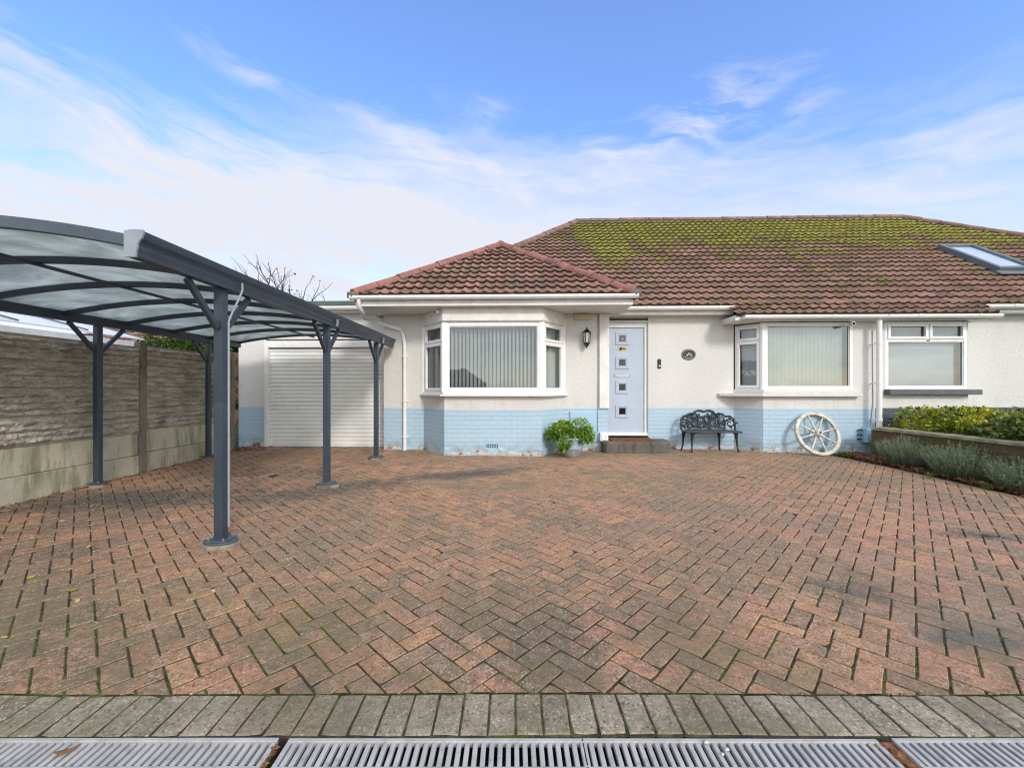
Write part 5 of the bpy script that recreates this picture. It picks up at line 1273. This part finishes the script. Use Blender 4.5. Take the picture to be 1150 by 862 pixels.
def lavender(y, x_, s, label, seed, nb=820, weed=0):
    random.seed(seed); r = thing('lavender', label, 'lavender', (x_, y, gz(y)), 0, 'lavender bushes along the garden wall'); b = MB()
    for k in range(nb):
        a = random.uniform(0, 2 * pi); q = sqrt(random.random()); lean = q * .62 + random.gauss(0, .10); base = Vector((cos(a) * q * .20, sin(a) * q * .26, .03))
        L_ = s * random.uniform(.45, 1.0) * (1.05 - .25 * q); d_ = Vector((cos(a) * lean * .8, sin(a) * lean, 1)).normalized(); side = d_.cross(rdir()).normalized()
        t = random.random(); n_ = 5
        p0 = base; tipp = base + d_ * L_ + Vector((0, 0, -.03 * q))
        b.tube([p0, (p0 + tipp) / 2 + rdir() * .008, tipp], [.0028, .0022, .001], 3, tint=(t * .6, 0, 0), cap=False)
        for j in range(9):
            f = random.uniform(.25, 1.0); p_ = p0.lerp(tipp, f); leaf(b, p_, d_ * .8 + rdir() * .8, random.uniform(.022, .042), .10, (min(1, max(0, t + random.gauss(0, .15))), 0, 0), .05)
    b.build('foliage', 'lavender_leaf', r)
lavender(6.25, 5.96, .47, 'grey green lavender bush nearest the house, below the yellow shrub', 11)
lavender(5.50, 5.95, .47, 'grey green lavender bush in the middle of the bed', 12)
lavender(4.78, 5.95, .40, 'lower lavender bush at the right edge among weeds', 13, 520)
lavender(4.30, 5.98, .40, 'lavender bush cut by the right edge of the photo', 14, 400)
b = MB(); random.seed(5)
for (cx, cy, r_, n_) in ((6.0, 5.2, .14, 420), (5.9, 4.95, .08, 160), (5.86, 6.0, .05, 60), (5.62, 4.9, .05, 60), (5.72, 7.08, .12, 220), (5.5, 5.45, .03, 30), (6.15, 6.2, .08, 160), (6.0, 4.6, .16, 300)):
    for k in range(n_): a = random.uniform(0, 6.3); q = r_ * sqrt(random.random()); p_ = Vector((cx + q * cos(a), cy + q * sin(a), gz(cy) + random.uniform(0, .07))); leaf(b, p_, rdir() + Vector((0, 0, .9)), random.uniform(.02, .045), .3, (random.random(), 0, 0))
tag(b.build('weeds', 'weed_leaf'), 'small green weeds along the bed edge', 'weeds', kind='stuff')
# leaf litter
b = MB(); random.seed(6)
def flat_leaf(b_, x_, y_, z_, s, t):
    a = random.uniform(0, 6.3); d_ = Vector((cos(a), sin(a), random.gauss(0, .25))); leaf(b_, Vector((x_, y_, z_)), d_, s, random.uniform(.25, .42), (t, 0, 0), .1)
for k in range(2400):
    y_ = random.uniform(3.8, 7.25); x_ = 5.68 + abs(random.gauss(0, .24)); flat_leaf(b, x_, y_, gz(y_) + .012 + random.uniform(0, .03), random.uniform(.03, .065), min(1, max(0, random.gauss(.4, .25))))
for k in range(260):
    y_ = random.uniform(2.5, 7.7); x_ = FX + .05 + abs(random.gauss(0, .06)); flat_leaf(b, x_, y_, gz(y_) + .012, random.uniform(.02, .045), random.random())
for k in range(160): x_ = random.uniform(-5.1, -4.6); flat_leaf(b, x_, 7.75 + random.gauss(0, .12), gz(7.8) + random.uniform(.01, .07), random.uniform(.025, .05), random.uniform(0, .5))
for k in range(120):
    u = random.uniform(-2, 5.4); p_ = hw(u, -.34 if 3.5 > u > 1.7 else (-.9 if -1.2 < u < 1 else -.33), 0); flat_leaf(b, p_.x, p_.y - abs(random.gauss(0, .08)), gz(p_.y) + .008, random.uniform(.02, .04), random.uniform(0, .6))
tag(b.build('leaf_litter', 'dead_leaf'), 'brown fallen leaves gathered along the bed and fence', 'leaf litter', kind='stuff')
lm = []
for k in range(4):
    b = MB(); b.use_tint = True; s = (.035, .045, .055, .04)[k]; n_ = 9
    P_ = [(s * (cos(2 * pi * j / n_) * (1 + .25 * (j % 2))), s * .7 * sin(2 * pi * j / n_), .006 * sin(j * 1.9)) for j in range(n_)]
    b.add(P_ + [(0, 0, .01), (-s * 1.7, 0, .004), (-s * 1.7, .003, .004)], [(j, (j + 1) % n_, n_) for j in range(n_)] + [(n_ // 2, n_ + 1, n_ + 2)], tint=((.2, .9, .5, 1)[k], 0, 0)); lm.append(b.mesh('fallen_leaf', 'yellow_leaf'))
for i, (px, py) in enumerate([(115, 598), (102, 590), (238, 570), (262, 565), (150, 642), (36, 604), (54, 602), (60, 603), (25, 591), (100, 614), (83, 663), (87, 675), (89, 569), (188, 556), (205, 548), (240, 664), (276, 620), (5, 716), (35, 648), (520, 505), (643, 538), (700, 512), (300, 640), (120, 575), (160, 590), (70, 585)]):
    o = bpy.data.objects.new('fallen_leaf', lm[i % 4]); COL.objects.link(o); p_ = on_ground(px, py); o.location = (p_.x, p_.y, p_.z + .006); o.rotation_euler = (random.gauss(0, .2), random.gauss(0, .2), random.uniform(0, 6)); o.scale = [random.uniform(.28, .5)] * 3
    tag(o, 'small yellow fallen leaf lying loose on the herringbone paving', 'leaf', 'loose yellow leaves on the drive')
b = MB(); random.seed(77)
for k in range(900):                                 # moss lines standing up in the joints near the drain
    px, py = random.uniform(0, 1150), 779 + abs(random.gauss(0, 3)) * -1; p_ = on_ground(px, py)
    if noise.noise(Vector((p_.x * 2.5, 1, 0))) < .02: continue
    leaf(b, Vector((p_.x, 1.6705 + random.gauss(0, .003), gz(1.67) - .006)), rdir() + Vector((0, 0, 1)), random.uniform(.006, .014), .3, (random.random(), 0, 0))
tag(b.build('joint_moss', 'moss_tuft'), 'green moss growing in the joint beside the grey blocks', 'moss', kind='stuff')

# ================================================================== BEYOND THE FENCE
con = thing('conservatory', 'pale lean-to roof of the neighbouring plot seen over the concrete fence', 'conservatory', (-8.5, 7, 0))
def cz_(y): return 2.42 - .0 * y
b = MB(); A = [Vector((-6.0, 4.2, 2.05)), Vector((-6.0, 6.75, 2.05)), Vector((-9.8, 6.75, 3.1)), Vector((-9.8, 4.2, 3.1))]
off = Vector((-8.5, 7, 0)); b.add([a - off for a in A] + [a - off - Vector((0, 0, .02)) for a in A], [(0, 1, 2, 3), (7, 6, 5, 4)] + [(i, 4 + i, 4 + (i + 1) % 4, (i + 1) % 4) for i in range(4)]); b.build('roof', 'conservatory_roof', con)
b = MB()
for k in range(4): y_ = 4.2 + k * .83; b.beam(Vector((-6.0, y_, 2.07)) - off, Vector((-9.8, y_, 3.12)) - off, .014, .02)
b.build('glazing_bar', 'bar_dark', con)
b = MB(); b.box((2.5 - .08, -2.75, 0), (2.5 - .02, -.3, 1.99)); b.box((-1.3, -2.75, 0), (2.42, -2.70, 1.99)); b.box((-1.3, -.35, 0), (2.42, -.3, 1.99)); b.build('wall', 'conservatory_wall', con)
nh = thing('outbuilding', 'small brick outbuilding with red tiled roof beyond the fence', 'outbuilding', (-10.4, 12.2, 0))
b = MB(); b.box((-1.4, -1.2, 0), (2.0, 1.2, 2.35)); b.build('wall', 'far_brick', nh)
tile_plane('roof', nh, 'bay_tiles', (-1.6, -1.4, 2.3), (1, 0, 0), (0, 1, .55), 0, 3.8, 6, .27, [((2.2, 0, 0), (1, 0, 0))])
slab('roof_deck', nh, [(-1.6, -1.4, 2.29), (2.2, -1.4, 2.29), (2.2, .1, 3.1), (-1.6, .1, 3.1)], 'felt_roof'); slab('roof_deck', nh, [(-1.6, 1.6, 2.29), (2.2, 1.6, 2.29), (2.2, .1, 3.1), (-1.6, .1, 3.1)], 'felt_roof')
shrub('garden_bush', 'green bush showing over the far end of the concrete fence', 'bush', -6.55, 9.0, 0, .75, 1.1, 2.85, 11000, 'bush_leaf', .07, .25, 21)

# bare tree behind the garage
random.seed(42)
tr = thing('bare_tree', 'leafless tree with thin twigs behind the garage roof', 'tree', (-8.55, 17.0, -.45))
tr.scale = (1.45, 1.45, 1.0)
tb = MB(); tw = MB(); tl = MB()
def grow(p, d, L_, r, lev):
    pts = [p]; n_ = 4
    for k in range(n_):
        d = (d + rdir() * .16 + Vector((0, 0, .05))).normalized(); pts.append(pts[-1] + d * L_ / n_)
    (tb if lev < 2 else tw).tube(pts, [r * (1 - .45 * k / n_) for k in range(n_ + 1)], 7 if lev < 2 else 4, cap=False)
    if lev >= 5:
        if random.random() < .35: leaf(tl, pts[-1], rdir(), random.uniform(.05, .09), .45, (random.random() * .5, 0, 0))
        return
    for k in range(random.choice((1, 2, 3)) if lev else 8):
        f = random.uniform(.45, 1.0); i = min(n_ - 1, int(f * n_)); q = pts[i].lerp(pts[i + 1], f * n_ - i)
        a = rdir(); a.z = abs(a.z) * .6; grow(q, (d * .75 + a * .75), L_ * random.uniform(.5, .75), r * .52, lev + 1)
    grow(pts[-1], d, L_ * .72, r * .58, lev + 1)
grow(Vector((0, 0, 0)), Vector((.02, 0, 1)), 2.3, .14, 0)
tb.build('trunk', 'bark', tr); tw.build('twigs', 'twig', tr); tl.use_tint = True; tl.build('dry_leaves', 'dead_leaf', tr)

# ================================================================== ACROSS THE ROAD (behind the camera, seen only in the panes)
random.seed(3)
def far_house(x_, y_, w_, label):
    r = thing('facing_house', label, 'house', (x_, y_, 0)); b_ = MB(); b_.box((-w_ / 2, -4, 0), (w_ / 2, 4, 2.6)); b_.build('wall', 'far_brick', r)
    b_ = MB(); hw_ = w_ / 2 + .3; rdg = max(.4, hw_ - 4.3); P_ = [(-hw_, -4.3, 2.55), (hw_, -4.3, 2.55), (hw_, 4.3, 2.55), (-hw_, 4.3, 2.55), (-rdg, 0, 5.6), (rdg, 0, 5.6)]
    b_.add(P_, [(0, 1, 5, 4), (1, 2, 5), (2, 3, 4, 5), (3, 0, 4), (3, 2, 1, 0)]); b_.build('roof', 'ridge_brown', r)
far_house(-17, -76, 12, 'brown roofed house across the road'); far_house(9, -84, 17, 'wide hipped brown house across the road beside the other')

# ================================================================== CAMERA, RENDER
cd = bpy.data.cameras.new('camera'); co = bpy.data.objects.new('camera', cd); COL.objects.link(co)
cd.sensor_fit = 'HORIZONTAL'; cd.sensor_width = 36; cd.lens = 36 * F / 1150; cd.shift_y = (HY - 431) / 1150; cd.clip_start = .05; cd.clip_end = 600
co.location = (0, 0, H); co.rotation_euler = (pi / 2, 0, 0); S.camera = co
S.view_settings.view_transform = 'Standard'; S.view_settings.look = 'None'; S.view_settings.gamma = 1; S.view_settings.use_curve_mapping = False
S.view_settings.exposure = .40
S.cycles.use_denoising = True; S.cycles.filter_width = 1.15; S.cycles.max_bounces = 8; S.cycles.transparent_max_bounces = 16
